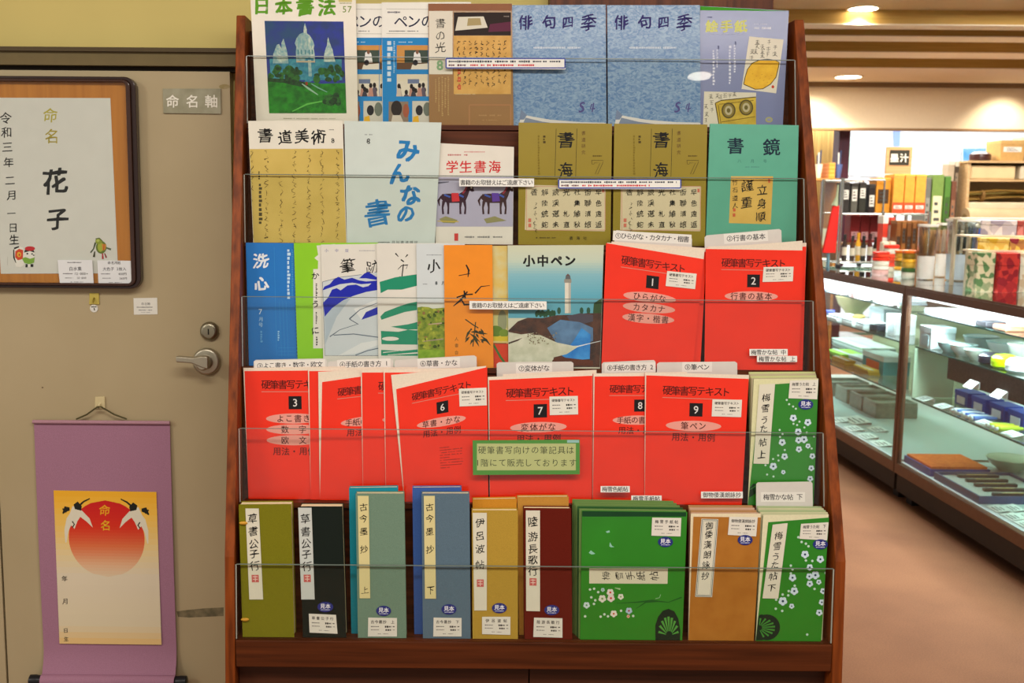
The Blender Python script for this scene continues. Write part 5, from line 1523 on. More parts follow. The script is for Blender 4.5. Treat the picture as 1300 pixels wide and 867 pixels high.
def it_box(X, Y, z, dx, dy, dz, col, label, lid=None, name='carton', cat='box', grp=None, rot=0, front=None):
    t = thing(name, (X, Y, z), label, cat, grp)
    MB().box((X - dx / 2, Y - dy / 2, z), (X + dx / 2, Y + dy / 2, z + dz * .72), mat(col, .5, var=.06)).build('body', t, bevel=.0015)
    MB().box((X - dx / 2 - .0015, Y - dy / 2 - .0015, z + dz * .72), (X + dx / 2 + .0015, Y + dy / 2 + .0015, z + dz), mat(lid or col, .5, var=.06)).build('lid', t, bevel=.0015)
    if front:
        MB().box((X - dx / 2 - .0022, Y - dy * .3, z + dz * .12), (X - dx / 2 - .0002, Y + dy * .3, z + dz * .62), mat(front, .5)).build('label_panel', t)
    return t
def it_stack(X, Y, z, dx, dy, n, cols, label, grp=None, cat='paper pack', h=.008):
    t = thing('paper_pack', (X, Y, z), label, cat, grp)
    R = random.Random(int(Y * 100))
    for k in range(n):
        ox, oy = R.uniform(-.006, .006), R.uniform(-.006, .006)
        MB().box((X - dx / 2 + ox, Y - dy / 2 + oy, z + k * h), (X + dx / 2 + ox, Y + dy / 2 + oy, z + (k + .94) * h), mat(cols[k % len(cols)], .6, var=.04)).build('sheet_bundle', t, bevel=.001)
    MB().box((X - dx * .22, Y - dy / 2 - .008, z + n * h), (X - dx * .08, Y + dy / 2 + .008, z + n * h + .0008), mat('#c9d3d8', .5)).build('paper_band', t)
    return t
def it_stone(X, Y, z, dx, dy, dz, col, label):
    t = thing('ink_stone', (X, Y, z), label, 'ink stone', 'ink stones in the cases')
    m = mat(col, .35, var=.15, scale=30)
    MB().box((X - dx / 2, Y - dy / 2, z), (X + dx / 2, Y + dy / 2, z + dz * .8), m).build('base', t, bevel=.004)
    o = rbox(0, 0, dx / 2, dy / 2, .01); i = rbox(0, 0, dx / 2 - .012, dy / 2 - .012, .008)
    mb = MB(); n = len(o)
    v = [(X + a, Y + b, z + dz * .8) for a, b in o] + [(X + a, Y + b, z + dz * .8) for a, b in i] + [(X + a, Y + b, z + dz) for a, b in o] + [(X + a, Y + b, z + dz) for a, b in i]
    f = []
    for k in range(n):
        j = (k + 1) % n
        f += [(2 * n + k, 2 * n + j, 3 * n + j, 3 * n + k), (k, j, 2 * n + j, 2 * n + k), (n + j, n + k, 3 * n + k, 3 * n + j)]
    mb.add(v, f, m); mb.build('rim', t)
    return t

# ---- nearer case
S1, S2, S3 = (z + .0006 for z in SHZ)
D0 = .1927
def tray(Y0, Y1, X0, X1, z, label, col, fill, ins=None):
    t = thing('tray', ((X0 + X1) / 2, (Y0 + Y1) / 2, z), label, 'tray')
    MB().box((X0, Y0, z), (X1, Y1, z + .006), mat(col, .4)).build('tray_floor', t)
    m = MB(); k = .008; h = .032
    m.box((X0, Y0, z + .006), (X0 + k, Y1, z + h), mat(col, .4)).box((X1 - k, Y0, z + .006), (X1, Y1, z + h), mat(col, .4)).box((X0 + k, Y0, z + .006), (X1 - k, Y0 + k, z + h), mat(col, .4)).box((X0 + k, Y1 - k, z + .006), (X1 - k, Y1, z + h), mat(col, .4))
    m.build('tray_rim', t)
    MB().box((X0 + k + .001, Y0 + k + .001, z + .0062), (X1 - k - .001, Y1 - k - .001, z + h * (1.3 if ins is None else .6)), mat(fill, .9, kind='mottle', h2='#d8dcda' if ins else '#e2641f', scale=60)).build('felt_lining', t)
tray(4.66, 4.93, 2.20, 2.47, D0, 'blue tray filled with orange felt on the floor of the nearer case', '#1c3f8c', '#f47a2a')
tray(4.22, 4.62, 2.20, 2.54, D0, 'white lined blue tray of ink sticks on the floor of the nearer case', '#2f4a74', '#e3e6e4', 1)
for k in range(5):
    y = 4.57 - k * .075
    t = thing('ink_stick', (2.37, y, D0 + .0195), 'black ink stick lying in the white lined blue tray', 'ink stick', 'ink sticks in the white lined tray')
    MB().box((2.28, y - .011, D0 + .0196), (2.46, y + .011, D0 + .033), mat('#1d1f22', .35, coat=.3)).build('stick', t, bevel=.003)
    MB().box((2.32, y - .006, D0 + .0331), (2.41, y + .006, D0 + .0336), mat('#b39a4a', .4)).build('gilt_mark', t)
for k, (x, y) in enumerate(((2.235, 4.14), (2.30, 4.15), (2.235, 4.03), (2.30, 4.04), (2.235, 3.93))):
    it_card(x, y, D0, 'white price card on the floor of the nearer case before the ink stick tray', .09, .05, tilt=.15, grp='price cards before the ink stick tray')
it_bowl(2.62, 4.78, D0, .1, .06, '#b3bca4', 'pale green ceramic plate beyond the orange felt tray')
it_bowl(2.78, 4.55, D0, .12, .13, '#8f9a94', 'large grey green bowl at the back behind the orange felt tray')
for k, (y, c) in enumerate(((4.74, '#2440a0'), (4.585, '#2846a8'), (4.43, '#203a92'), (4.28, '#2440a0'))):
    it_box(2.395, y, S1, .08, .12, .065, c, 'blue carton with white panel on the lowest shelf of the nearer case', '#2a4ab0', grp='blue cartons in the nearer case', front='#dfe3ea')
for k, (y, c) in enumerate(((4.56, '#dfe6ee'), (4.525, '#5a7ac0'), (4.49, '#e4e8ee'), (4.455, '#4668b8'), (4.42, '#dfe6ee'), (4.385, '#5a7ac0'), (4.25, '#b8cc3c'), (4.215, '#d8c83c'), (4.18, '#b8cc3c'))):
    X = 2.284
    yel = c in ('#b8cc3c', '#d8c83c')
    t = thing('paint_tube', (X, y, S1), 'yellow green paint tube lying in front of the blue cartons' if yel else 'white and blue paint tube lying in front of the blue cartons', 'paint tube', 'yellow paint tubes in the nearer case' if yel else 'blue paint tubes in the nearer case')
    MB().lathe((X - .05, y, S1 + .0115), [(.004, 0), (.0105, .004), (.0105, .06), (.006, .1)], mat(c, .35, coat=.3), 12, 'x').build('tube', t, True)
    MB().lathe((X - .064, y, S1 + .0115), [(.006, 0), (.007, .002), (.007, .0135)], mat('#e9ecef', .4), 12, 'x').build('cap', t, True)
it_stack(2.56, 4.76, S1, .2, .2, 6, ['#e2e6e6', '#cfd6d8'], 'white paper packs behind the blue cartons at the far end of the nearer case')
it_stack(2.57, 4.5, S1, .2, .22, 5, ['#dfe4e6', '#b9c6cc'], 'grey and white paper packs behind the middle blue cartons')
for y in (4.86, 4.68, 4.315, 4.1):
    it_card(2.245, y, S1, 'white price card at the front of the lowest shelf of the nearer case', .09, .05, tilt=.25)
t = thing('display_board', (2.31, 4.935, S1), 'pale mint board standing across the far end of the nearer case', 'board')
MB().box((2.217, 4.93, S1), (2.41, 4.938, S1 + .232), mat('#cfe0c6', .5, var=.03)).build('board', t)
MB().box((2.24, 4.9385, S1), (2.25, 4.95, S1 + .2), mat('#b9cbb0', .5)).build('stiffener', t)
MB().box((2.38, 4.9385, S1), (2.39, 4.95, S1 + .2), mat('#b9cbb0', .5)).build('stiffener', t)
it_box(2.285, 4.86, S2, .11, .12, .1, '#dfe6e8', 'white carton at the far end of the middle shelf of the nearer case', '#d3dce0', front='#b9cfd6')
for y, X, r, h, c, l in ((4.735, 2.28, .05, .045, '#a9c6c8', 'pale blue dish next to the white carton in the nearer case'), (4.61, 2.285, .058, .05, '#dde2de', 'white dish on the middle shelf between the pale blue and cream dishes'), (4.485, 2.28, .05, .045, '#dde3d3', 'cream dish left of the black round case'), (4.75, 2.43, .075, .07, '#b9c6c6', 'grey white bowl behind the pale blue dish'), (4.57, 2.45, .08, .07, '#d3d8d4', 'white bowl behind the middle white dish')):
    it_bowl(X, y, S2, r, h, c, l, rim='#8aa09c')
it_round(2.285, 4.375, S2, .048, .05, '#25232e', 'black round case on the middle shelf of the nearer case')
it_round(2.285, 4.265, S2, .05, .058, '#b4d20c', 'lime green round case on the middle shelf of the nearer case')
it_bowl(2.42, 4.36, S2, .07, .085, '#dfe5df', 'white bowl behind the lime green round case')
it_round(2.28, 4.155, S2, .045, .06, '#e0e4e4', 'white round case beside the lime green one')
t = thing('wooden_riser', (2.22, 4.2, S2 - .1), 'dark wooden board hung along the middle shelf of the nearer case', 'riser')
MB().box((2.2168, 3.85, S2 - .1), (2.228, 4.6, S2 - .0085), mat('#4f443e', .5, kind='woodx', h2='#3c322d')).build('board', t)
for y in (3.95, 4.5):
    MB().tube([(2.2282, y, S2 - .02), (2.232, y, S2 - .02)], .006, m_brz, 10).build('stud', t)
for y in (4.35, 4.13):
    it_card(2.197, y, S2 - .099, 'white price card leaning on the dark wooden board', .075, .03, tilt=1.3)
for k, y in enumerate((4.86, 4.69, 4.53)):
    it_stack(2.35, y, S3, .2, .13, (3, 4, 3)[k], ['#dfe4e8', '#b9cad4', '#e6e8e8'], ['white paper pack at the far end of the top shelf of the nearer case', 'second white paper pack from the far end of the nearer case top shelf', 'white paper pack left of the small black ink stone'][k])
it_stone(2.28, 4.385, S3, .09, .09, .02, '#26282c', 'small black ink stone on the top shelf of the nearer case')
it_stone(2.28, 4.235, S3, .09, .1, .02, '#8a5a42', 'small reddish brown ink stone on the top shelf of the nearer case')
it_stack(2.44, 4.35, S3, .14, .16, 3, ['#e4e9ec', '#d3dde2'], 'white paper pack behind the small ink stones')

# ---- farther case
for k, (px, n, c) in enumerate(((1056, 5, ['#e2e6ea', '#7f92c0']), (1073, 5, ['#e6e8ea', '#a9b8d0']), (1090, 5, ['#b87a78', '#d8b8b4']), (1107, 3, ['#dfe4e4', '#e8d8d0']), (1122, 3, ['#e2e6e6', '#c3d0d6']), (1136, 2, ['#dfe4e4', '#b9c8d0']))):
    it_stack(2.39, PX(px, 2.39), S3, .22, .11, n, c, ['white and blue paper pack at the far end of the farther case top shelf', 'blue striped white paper pack second on the farther case top shelf', 'pink paper pack on the top shelf of the farther case', 'cream and white paper pack next to the pink one in the farther case', 'white paper pack second from the near end of the farther case top shelf', 'low white paper pack at the near end of the farther case top shelf'][k])
it_bowl(2.26, PX(1047.5, 2.26), S2, .03, .04, '#4a5ab8', 'blue dish at the far end of the farther case middle shelf')
it_bowl(2.5, PX(1078, 2.5), S2, .11, .1, '#d8c898', 'large cream bowl on the farther case middle shelf')
for k, px in enumerate((1066, 1084, 1100)):
    it_stack(2.3, PX(px, 2.3), S2, .13, (.17, .15, .11)[k], 2, ['#e6eaea', '#cfd6da'], ['flat white sample box under the cream bowl in the farther case', 'flat white sample box carrying the tan brush rest', 'short flat white sample box beside the black ink stone'][k], None, 'box', .014)
it_round(2.31, PX(1084, 2.3) + .02, S2 + .0295, .035, .02, '#a58a4a', 'tan round brush rest lying on a flat white box', 'brush_rest', 'brush rest')
it_stone(2.32, PX(1118, 2.32), S2, .12, .11, .03, '#23272f', 'black ink stone on the middle shelf of the farther case')
it_box(2.34, PX(1138, 2.34), S2, .1, .12, .1, '#dfe3e3', 'white carton at the near end of the farther case middle shelf', '#d6dcdc', front='#b8c4c8')
it_box(2.5, PX(1120, 2.5), S2, .12, .2, .08, '#b9c3c8', 'grey carton behind the black ink stone', '#a9b6bc', front='#dfe3e4')
it_stack(2.42, PX(1070, 2.42), S1, .14, .24, 2, ['#7fae2c', '#8fbc3c'], 'bright green felt pads in the farther case', None, 'felt pad', .012)
it_stack(2.62, PX(1092, 2.62), S1, .2, .5, 6, ['#cfd6d6', '#8f9894', '#e0e2de'], 'grey and white paper packs at the back of the farther case lowest shelf')
it_stack(2.44, PX(1098, 2.44), S1, .14, .2, 3, ['#e0e4e4', '#9aa6a4'], 'white sheet bundles behind the second mustard cloth', None, 'paper pack', .012)
it_stack(2.29, PX(1068, 2.29), S1, .06, .2, 3, ['#c98f1c', '#d8a83c'], 'mustard cloth bundle in front of the green felt pads', None, 'cloth', .01)
it_stack(2.29, PX(1098, 2.29), S1, .06, .2, 3, ['#c9a23c', '#b8902c'], 'mustard cloth bundle beside the teal and orange carton', None, 'cloth', .01)
it_box(2.41, PX(1122, 2.41), S1, .14, .28, .1, '#3f8f94', 'teal carton with orange front in the farther case', '#dce6e4', front='#d8541c')
for k, (px, c) in enumerate(((1072, '#7f867e'), (1092, '#8c928a'), (1112, '#757c74'), (1131, '#868d84'))):
    it_stone(2.6, PX(px, 2.6), D0, .24, .19, .09, c, ['grey ink stone at the far end of the farther case floor', 'second grey ink stone from the far end of the farther case floor', 'third grey ink stone from the far end of the farther case floor', 'fourth grey ink stone on the farther case floor'][k])
for k, (px, X) in enumerate(((1088, 2.335), (1066, 2.24), (1086, 2.24), (1104, 2.24), (1122, 2.24), (1116, 2.36))):
    it_card(X, PX(px, X), D0, 'white price card on the floor of the farther case along the front glass', .2 if k == 0 else .12, .1 if k == 0 else .07, tilt=.12)
for k, px in enumerate((1062, 1092, 1122)):
    it_card(2.236, PX(px, 2.236), S3, 'white price card at the front of the top shelf of the farther case', .12, .035, tilt=.3)

# ================================================================ ON THE GLASS COUNTERS
CT = ZT + .0062
def wx(px, Y, z): return onY(px, 300, Y)[0]
def zy(py, Y): return onY(1160, py, Y)[2]
m_chr = mat('#b9bcb8', .2, metal=1.0, var=.02)
# chrome wire rack
RY0, RY1 = 6.42, 6.74
xa, xb, xc = wx(1066, RY0, 0), wx(1119, RY0, 0), wx(1178, RY0, 0)
zs1, zs2, zrail = CT + .03, zy(271, RY0), zy(229, RY0)
t = thing('wire_rack', ((xa + xc) / 2, (RY0 + RY1) / 2, CT), 'chrome wire rack of ink bottles standing on the farther counter', 'wire rack')
for x in (xa, xb, xc):
    for y in (RY0, RY1):
        top = zs2 + .01 if x != xa else zrail + .01
        MB().tube([(x, y, CT), (x, y, CT + .012)], .016, mat('#2a2a2c', .4), 10).build('foot', t, True)
        MB().tube([(x, y, CT + .0121), (x, y, top)], .011, m_chr, 10).build('post', t, True)
for z, nm in ((zs1, 'wire_shelf'), (zs2, 'wire_shelf')):
    m = MB()
    for y in (RY0, RY1): m.tube([(xa, y, z - .006), (xc, y, z - .006)], .006, m_chr, 8)
    for x in (xa, xc): m.tube([(x, RY0, z - .006), (x, RY1, z - .006)], .005, m_chr, 8)
    for k in range(1, 10):
        y = RY0 + (RY1 - RY0) * k / 10
        m.tube([(xa, y, z - .003), (xc, y, z - .003)], .0028, m_chr, 6)
    m.build(nm, t, True)
m = MB(); m.tube([(xa, RY0, zrail), (xb, RY0, zrail)], .006, m_chr, 8).tube([(xa, RY1, zrail), (xb, RY1, zrail)], .006, m_chr, 8).tube([(xb, RY0, zs2 + .01), (xb, RY0, zrail)], .006, m_chr, 8).tube([(xb, RY1, zs2 + .01), (xb, RY1, zrail)], .006, m_chr, 8)
m.build('guard_rail', t, True)

def upright(px0, px1, py0, z0, Y, dep, col, label, cat, name, lab=None, grp=None, cap=None, labcol='#d8d4c8', band=None):
    """an upright pack whose outline runs px0..px1 and up to py0"""
    x0, x1, z1 = wx(px0, Y, 0), wx(px1, Y, 0), zy(py0, Y)
    t = thing(name, ((x0 + x1) / 2, Y + dep / 2, z0), label, cat, grp)
    zc = z1 - (.0 if cap is None else (z1 - z0) * cap[0])
    MB().box((x0, Y, z0), (x1, Y + dep, zc), mat(col, .45, var=.08)).build('body', t, bevel=.003)
    if cap: MB().box((x0 - .001, Y - .001, zc), (x1 + .001, Y + dep + .001, z1), mat(cap[1], .45)).build('lid', t, bevel=.003)
    else: MB().box((x0 + .004, Y + .004, zc), (x1 - .004, Y + dep - .004, zc + .004), mat(col, .45)).build('top_flap', t)
    h, w_ = zc - z0, x1 - x0
    if lab:
        a0, a1 = lab
        m_ = MB().box((x0 + w_ * .12, Y - .0015, z0 + h * a0), (x1 - w_ * .12, Y - .0002, z0 + h * a1), mat(labcol, .5))
        for k in range(3):
            zz = z0 + h * (a0 + (a1 - a0) * (.2 + .25 * k))
            m_.box((x0 + w_ * .25, Y - .002, zz), (x1 - w_ * (.25 + .1 * k), Y - .0016, zz + h * (a1 - a0) * .1), ink('#4a4a48'))
        m_.build('label_panel', t)
    if band:
        MB().box((x0 - .0003, Y - .0012, z0 + h * band[0]), (x1 + .0003, Y - .0002, z0 + h * band[1]), mat(band[2], .5)).build('colour_band', t)
    return t
Yu = RY0 + .03
for k, (a_, b_, t_, c, l) in enumerate(((1064.5, 1074, 232, '#2c2824', (.5, .85)), (1076.5, 1084.5, 233, '#5a584e', (.45, .9)), (1086.5, 1095, 232, '#2f2f26', (.55, .92)), (1098.5, 1106.5, 234, '#241d1c', (.25, .7)))):
    upright(a_ + 1.5, b_ + 1.5, t_, zs2 + .001, Yu, .1, c, ['black ink carton beside the rack post at the left of the upper shelf', 'grey ink carton second on the upper wire shelf', 'dark green ink carton third on the upper wire shelf', 'narrow black ink carton beside the orange carton'][k], 'ink carton', 'ink_carton', l, 'ink cartons on the upper wire shelf', (.12, '#3a342e'))
upright(1109, 1127, 226, zs2 + .001, Yu, .12, '#d8902c', 'plain orange carton with a dark label on the wire rack', 'ink carton', 'ink_carton', (.3, .75), 'ink cartons on the upper wire shelf', (.1, '#e0a03c'), '#4a3018')
for k, (a_, b_) in enumerate(((1130.5, 1144), (1145, 1157.5), (1158.5, 1171.5))):
    upright(a_, b_, 221, zs2 + .001, Yu - .02, .14, '#e29a3c', ['orange ink carton with red foot, next to the plain orange one', 'orange ink carton with red foot, middle of three', 'orange ink carton with red foot, next to the green folders'][k], 'ink carton', 'ink_carton', (.12, .22), 'ink cartons on the upper wire shelf', (.08, '#e8a84a'), '#f0d8c8', (.0, .3, '#d8502c'))
for k, (a_, b_) in enumerate(((1079, 1091), (1092, 1103), (1104, 1115))):
    upright(a_ , b_, 274, zs1 + .11, RY0 + .15, .1, '#8c2424', ['red ink box at the back of the lower shelf by the rack post', 'red ink box in the middle at the back of the lower shelf', 'red ink box at the back of the lower shelf by the second post'][k], 'ink box', 'ink_box', (.1, .4), 'red ink boxes', None, '#d8a0a0')
t = thing('wooden_step', ((xa + xb) / 2, RY0 + .2, zs1 + .001), 'wooden step under the red ink boxes inside the wire rack', 'step')
MB().box((xa + .03, RY0 + .14, zs1 + .094), (xb - .02, RY0 + .27, zs1 + .1095), mat('#a97a4c', .5, kind='woodx')).build('top_board', t)
MB().box((xa + .035, RY0 + .145, zs1 + .001), (xa + .05, RY0 + .265, zs1 + .094), mat('#a97a4c', .5, kind='woodx')).box((xb - .045, RY0 + .145, zs1 + .001), (xb - .03, RY0 + .265, zs1 + .094), mat('#a97a4c', .5, kind='woodx')).build('side_board', t)
for k, (px, c, cl, hh) in enumerate(((1073, '#3a2c26', '#1f1a18', 298), (1083, '#4a3020', '#2a2220', 300), (1090, '#d8a02c', '#c8901c', 296), (1097, '#2e2a28', '#1c1a1a', 300), (1105, '#5a2420', '#3a1816', 297), (1112, '#3c2a20', '#2a1c18', 301))):
    Y = RY0 + .06
    x = wx(px, Y, 0); z1 = zy(hh, Y); z0 = zs1 + .0005; h = z1 - z0
    t = thing('ink_bottle', (x, Y, z0), ['dark brown ink bottle beside the front rack post', 'brown ink bottle second on the lower wire shelf', 'yellow ink bottle on the lower wire shelf', 'black ink bottle right of the yellow one', 'wine red ink bottle on the lower wire shelf', 'brown ink bottle beside the second rack post'][k], 'ink bottle', 'ink bottles on the lower wire shelf')
    MB().lathe((x, Y, z0), [(.013, 0), (.015, .004), (.015, h * .62), (.008, h * .76), (.008, h * .8)], mat(c, .25, coat=.4), 16).build('body', t, True)
    MB().lathe((x, Y, z0 + h * .8), [(.0095, 0), (.0095, h * .18), (.008, h * .2)], mat(cl, .4), 16).build('cap', t, True)
    MB().lathe((x, Y, z0 + h * .22), [(.0153, 0), (.0153, h * .3)], mat('#d3cbb4', .6), 16).build('label_wrap', t, True)

# red pouch hung at the rack's end
Yp = 6.36
x0, x1, x2 = wx(1046, Yp, 0), wx(1062, Yp, 0), wx(1053, Yp, 0)
t = thing('red_banner', ((x0 + x1) / 2, Yp, CT + .03), 'long red cloth pouch standing at the far end of the wire rack', 'pouch')
za, zb_ = zy(262, Yp), zy(322, Yp)
MB().prism(np.array([(x0, Yp, zb_), (x1, Yp, zb_), (x1 + .008, Yp, za), (x0 + .045, Yp, za)]), np.array([(x0, Yp + .03, zb_), (x1, Yp + .03, zb_), (x1 + .008, Yp + .02, za), (x0 + .045, Yp + .02, za)]), mat('#d81c12', .6, var=.06)).build('cloth', t, bevel=.004)
MB().tube([((x0 + x1) / 2 + .02, Yp + .012, za), ((x0 + x1) / 2 + .03, Yp + .012, za + .05), ((x0 + x1) / 2 + .035, Yp + .012, zy(235, Yp))], [.02, .008, .004], mat('#8f9a7c', .5), 10).build('tassel_top', t, True)
MB().tube([((x0 + x1) / 2, Yp + .015, CT), ((x0 + x1) / 2, Yp + .015, zb_ + .004)], .01, mat('#5a7a86', .4), 10).build('stand', t, True)

# brown ink-stick boxes with their cream board
Yb = 6.1
for k in range(6):
    a_ = 1138 + k * 6.6
    upright(a_, a_ + 5.6, 280 + (k % 2), CT + .02, Yb, .09, ('#7a4a22', '#8c5626', '#6a3f1c')[k % 3], 'brown wooden box of ink sticks, one of six upright behind the jars', 'wooden box', 'wooden_box', (.55, .9) if k % 2 else (.3, .7), 'upright wooden ink stick boxes', (.06, '#8a5a2c'), '#3a2412')
t = thing('wooden_tray', ((wx(1138, Yb, 0) + wx(1177, Yb, 0)) / 2, Yb + .05, CT), 'low wooden tray under the upright wooden boxes', 'tray')
MB().box((wx(1139, Yb, 0), Yb - .02, CT), (wx(1180, Yb, 0), Yb + .12, CT + .012), mat('#9a6a3a', .5, kind='woodx')).build('board', t)
MB().box((wx(1139, Yb, 0), Yb - .02, CT + .012), (wx(1180, Yb, 0), Yb - .012, CT + .019), mat('#9a6a3a', .5, kind='woodx')).build('lip', t)
for k, (a_, b_, t_, c, c2) in enumerate(((1121, 1129, 274, '#d8402c', '#e2dcd0'), (1130, 1137, 276, '#e2dcd2', '#c8402c'))):
    upright(a_ - .5, b_ - 2.2, t_, CT, 6.2, .08, c, ['tall red and white packet left of the wooden boxes', 'tall white and red packet touching the wooden boxes'][k], 'packet', 'packet', (.3, .5), None, (.15, c2), '#e8e2d4', (.55, .7, c2))
for k, px in enumerate((1122, 1131)):
    upright(px, px + 7.5, 308, CT, 6.0, .05, '#d3c8b0', ['small cream packet beside the second rack post', 'small cream packet in front of the white and red packet'][k], 'packet', 'packet', (.2, .6), 'small cream packets', None, '#c89a7a')

# ink jars with red and yellow lids
def jar(px, py, Y, r, h, body, lid, label):
    x = wx(px, Y, 0)
    z = zy(py, Y) if py else CT
    t = thing('ink_jar', (x, Y, z), label, 'jar', 'small jars on the farther counter')
    MB().lathe((x, Y, z), [(r * .9, 0), (r, h * .1), (r, h * .55), (r * .85, h * .64)], mat(body, .3, coat=.4), 20).build('body', t, True)
    MB().lathe((x, Y, z + h * .645), [(r * 1.02, 0), (r * 1.04, h * .3), (r * .9, h * .355), (.001, h * .36)], mat(lid, .35, coat=.3), 20).build('lid', t, True)
    return z + h * 1.006
Yj = 5.62
def pile(px, Y, r, lst):
    x = wx(px, Y, 0); z = CT
    for h, body, lid, label in lst:
        t = thing('ink_jar', (x, Y, z), label, 'jar', 'small jars on the farther counter')
        MB().lathe((x, Y, z), [(r * .9, 0), (r, h * .1), (r, h * .55), (r * .85, h * .64)], mat(body, .3, coat=.4), 20).build('body', t, True)
        MB().lathe((x, Y, z + h * .645), [(r * 1.02, 0), (r * 1.04, h * .3), (r * .9, h * .354), (.001, h * .355)], mat(lid, .35, coat=.3), 20).build('lid', t, True)
        z += h + .0004
pile(1120, 5.66, .042, [(.05, '#e0a8a0', '#e2dcd0', 'pink jar with pale lid at the bottom of the red pile'), (.045, '#d8d0c0', '#d8301c', 'white jar with red lid in the middle of the red pile'), (.03, '#d84028', '#d82c1c', 'red jar on top of the red pile')])
pile(1133, 5.95, .04, [(.05, '#c8b8a0', '#d8402c', 'cream jar with red lid at the bottom of the pile behind'), (.05, '#c83a24', '#e0482c', 'red jar in the middle of the pile behind the red pile'), (.05, '#d8d0c0', '#d8301c', 'white jar with red lid topmost of the pile behind')])
pile(1148, 5.64, .04, [(.05, '#dfe0d8', '#e0a22c', 'white jar with yellow lid at the bottom of the middle pile'), (.045, '#6a5a1c', '#d89a2c', 'olive jar with orange lid in the middle pile'), (.04, '#b08a2c', '#d86a1c', 'mustard jar topmost of the middle pile')])
pile(1156, 5.40, .033, [(.055, '#e2dccc', '#3a5a2c', 'cream jar with green lid at the bottom of the pile nearest the brushes'), (.045, '#d8a83c', '#e0a82c', 'yellow jar in the pile nearest the brushes'), (.045, '#8a6a1c', '#e06a24', 'brown jar with orange lid topmost of the pile nearest the brushes')])

# bags and tubs of brushes
def hollow(c, prof, m, seg=26):
    mb = MB(); v, f = [], []
    n = len(prof)
    for r, h in prof:
        for k in range(seg):
            a_ = 2 * math.pi * k / seg
            v.append((c[0] + r * math.cos(a_), c[1] + r * math.sin(a_), c[2] + h))
    for i in range(n):
        for k in range(seg):
            f.append((i * seg + k, i * seg + (k + 1) % seg, ((i + 1) % n) * seg + (k + 1) % seg, ((i + 1) % n) * seg + k))
    return mb.add(v, f, m)
def tub(px0, px1, py0, Y, col, brushes, label, tint, grp=None, nm='brush_tub'):
    x0, x1, z1 = wx(px0, Y, 0), wx(px1, Y, 0), zy(py0, Y)
    r = (x1 - x0) / 2; x = (x0 + x1) / 2; h = z1 - CT
    t = thing(nm, (x, Y, CT), label, 'brush tub', grp)
    MB().lathe((x, Y, CT), [(r * .82, 0), (r * .85, .004), (r, h * .98), (r * 1.05, h), (r * .97, h), (r * .82, .008), (.001, .006)], clear('tub_' + col[1:], tint, .08, .15), 26).build('clear_wall', t, True)
    hollow((x, Y, CT + h * .02), [(r * .865, 0), (r * .92, h * .42), (r * .915, h * .42), (r * .86, 0)], mat(col, .6, var=.04)).build('paper_sleeve', t, True)
    hollow((x, Y, z1 - .006), [(r * 1.055, 0), (r * 1.075, .004), (r * 1.07, .012), (r * 1.055, .012)], mat('#dcd3c8', .5)).build('rim_band', t, True)
    for k, c in enumerate(brushes):
        a_ = 2 * math.pi * k / len(brushes) + .4
        bx_, by_ = x + r * .48 * math.cos(a_), Y + r * .48 * math.sin(a_)
        tx, ty = x + r * .6 * math.cos(a_), Y + r * .6 * math.sin(a_)
        b = thing('writing_brush', (bx_, by_, CT + .009), 'brush standing in the ' + label.split(' of ')[0], 'brush', 'brushes in the ' + label.split(' of ')[0])
        f = lambda s: (bx_ + (tx - bx_) * s, by_ + (ty - by_) * s, CT + .0105 + (h * .9) * s)
        MB().tube([f(0), f(.5)], .006, mat('#a9804c', .4), 8).build('handle', b, True)
        MB().tube([f(.501), f(.58), f(.8), f(.98)], [.0062, .0085, .008, .001], mat(c, .8), 8).build('bristles', b, True)
tub(1166, 1189, 286, 5.35, '#d6cfc8', ['#b9945a', '#a57a3c', '#8a5f2c', '#c9a870', '#9a7038'], 'cream sleeved tub of pale brushes', '#f0ebe6')
tub(1189.5, 1203, 284, 5.55, '#dcd2c8', ['#d8cab8', '#cfc0ac', '#dcd0c0'], 'narrow cream sleeved tub of white brushes', '#f0ebe6')
tub(1203, 1240, 279, 5.3, '#a9b4bc', ['#1f2220', '#2a2c26', '#1c1c1a', '#3a2c1c', '#26261f', '#2c2a24'], 'wide grey sleeved tub of black brushes', '#e6edf0')
upright(1240, 1255, 282, CT, 5.5, .1, '#2f4a8c', 'navy blue box between the black brushes and the patterned boxes', 'box', 'gift_box', (.2, .7), None, (.1, '#c9c4b8'), '#8a6a5a')

# stepped stand of patterned paper boxes
Ys = 4.62
def stepstand():
    x0, x1 = wx(1242, Ys, 0), wx(1242, Ys, 0) + .5
    t = thing('step_stand', ((x0 + x1) / 2, Ys + .2, CT), 'cream stepped stand carrying the patterned boxes', 'stand')
    zz = [zy(317, Ys), zy(298, Ys + .14), zy(276, Ys + .28)]
    for k, z in enumerate(zz):
        MB().box((x0 + k * .03, Ys + k * .14, z - .008), (x1, Ys + .13 + k * .14, z), mat('#dfd0b4', .5)).build('step_board', t)
    for x in (x0 + .08, x1 - .012):
        for k, z in enumerate(zz):
            MB().box((x, Ys + .10 + k * .14, CT), (x + .01, Ys + .125 + k * .14, z - .008), mat('#d3c4a8', .5)).build('support', t)
    return zz, x0, x1
zz, sx0, sx1 = stepstand()
def pbox(px0, px1, z0, z1, Y, d, c1, c2, sc, label):
    x0, x1 = wx(px0, Y, 0), wx(px1, Y, 0)
    t = thing('patterned_box', ((x0 + x1) / 2, Y + d / 2, z0), label, 'box', 'patterned paper boxes')
    m = mat(c1, .5, kind='floral', h2=c2, scale=sc)
    MB().box((x0, Y, z0), (x1, Y + d, z0 + (z1 - z0) * .68), m).build('body', t, bevel=.002)
    MB().box((x0 - .001, Y - .001, z0 + (z1 - z0) * .68), (x1 + .001, Y + d + .001, z1), m).build('lid', t, bevel=.002)
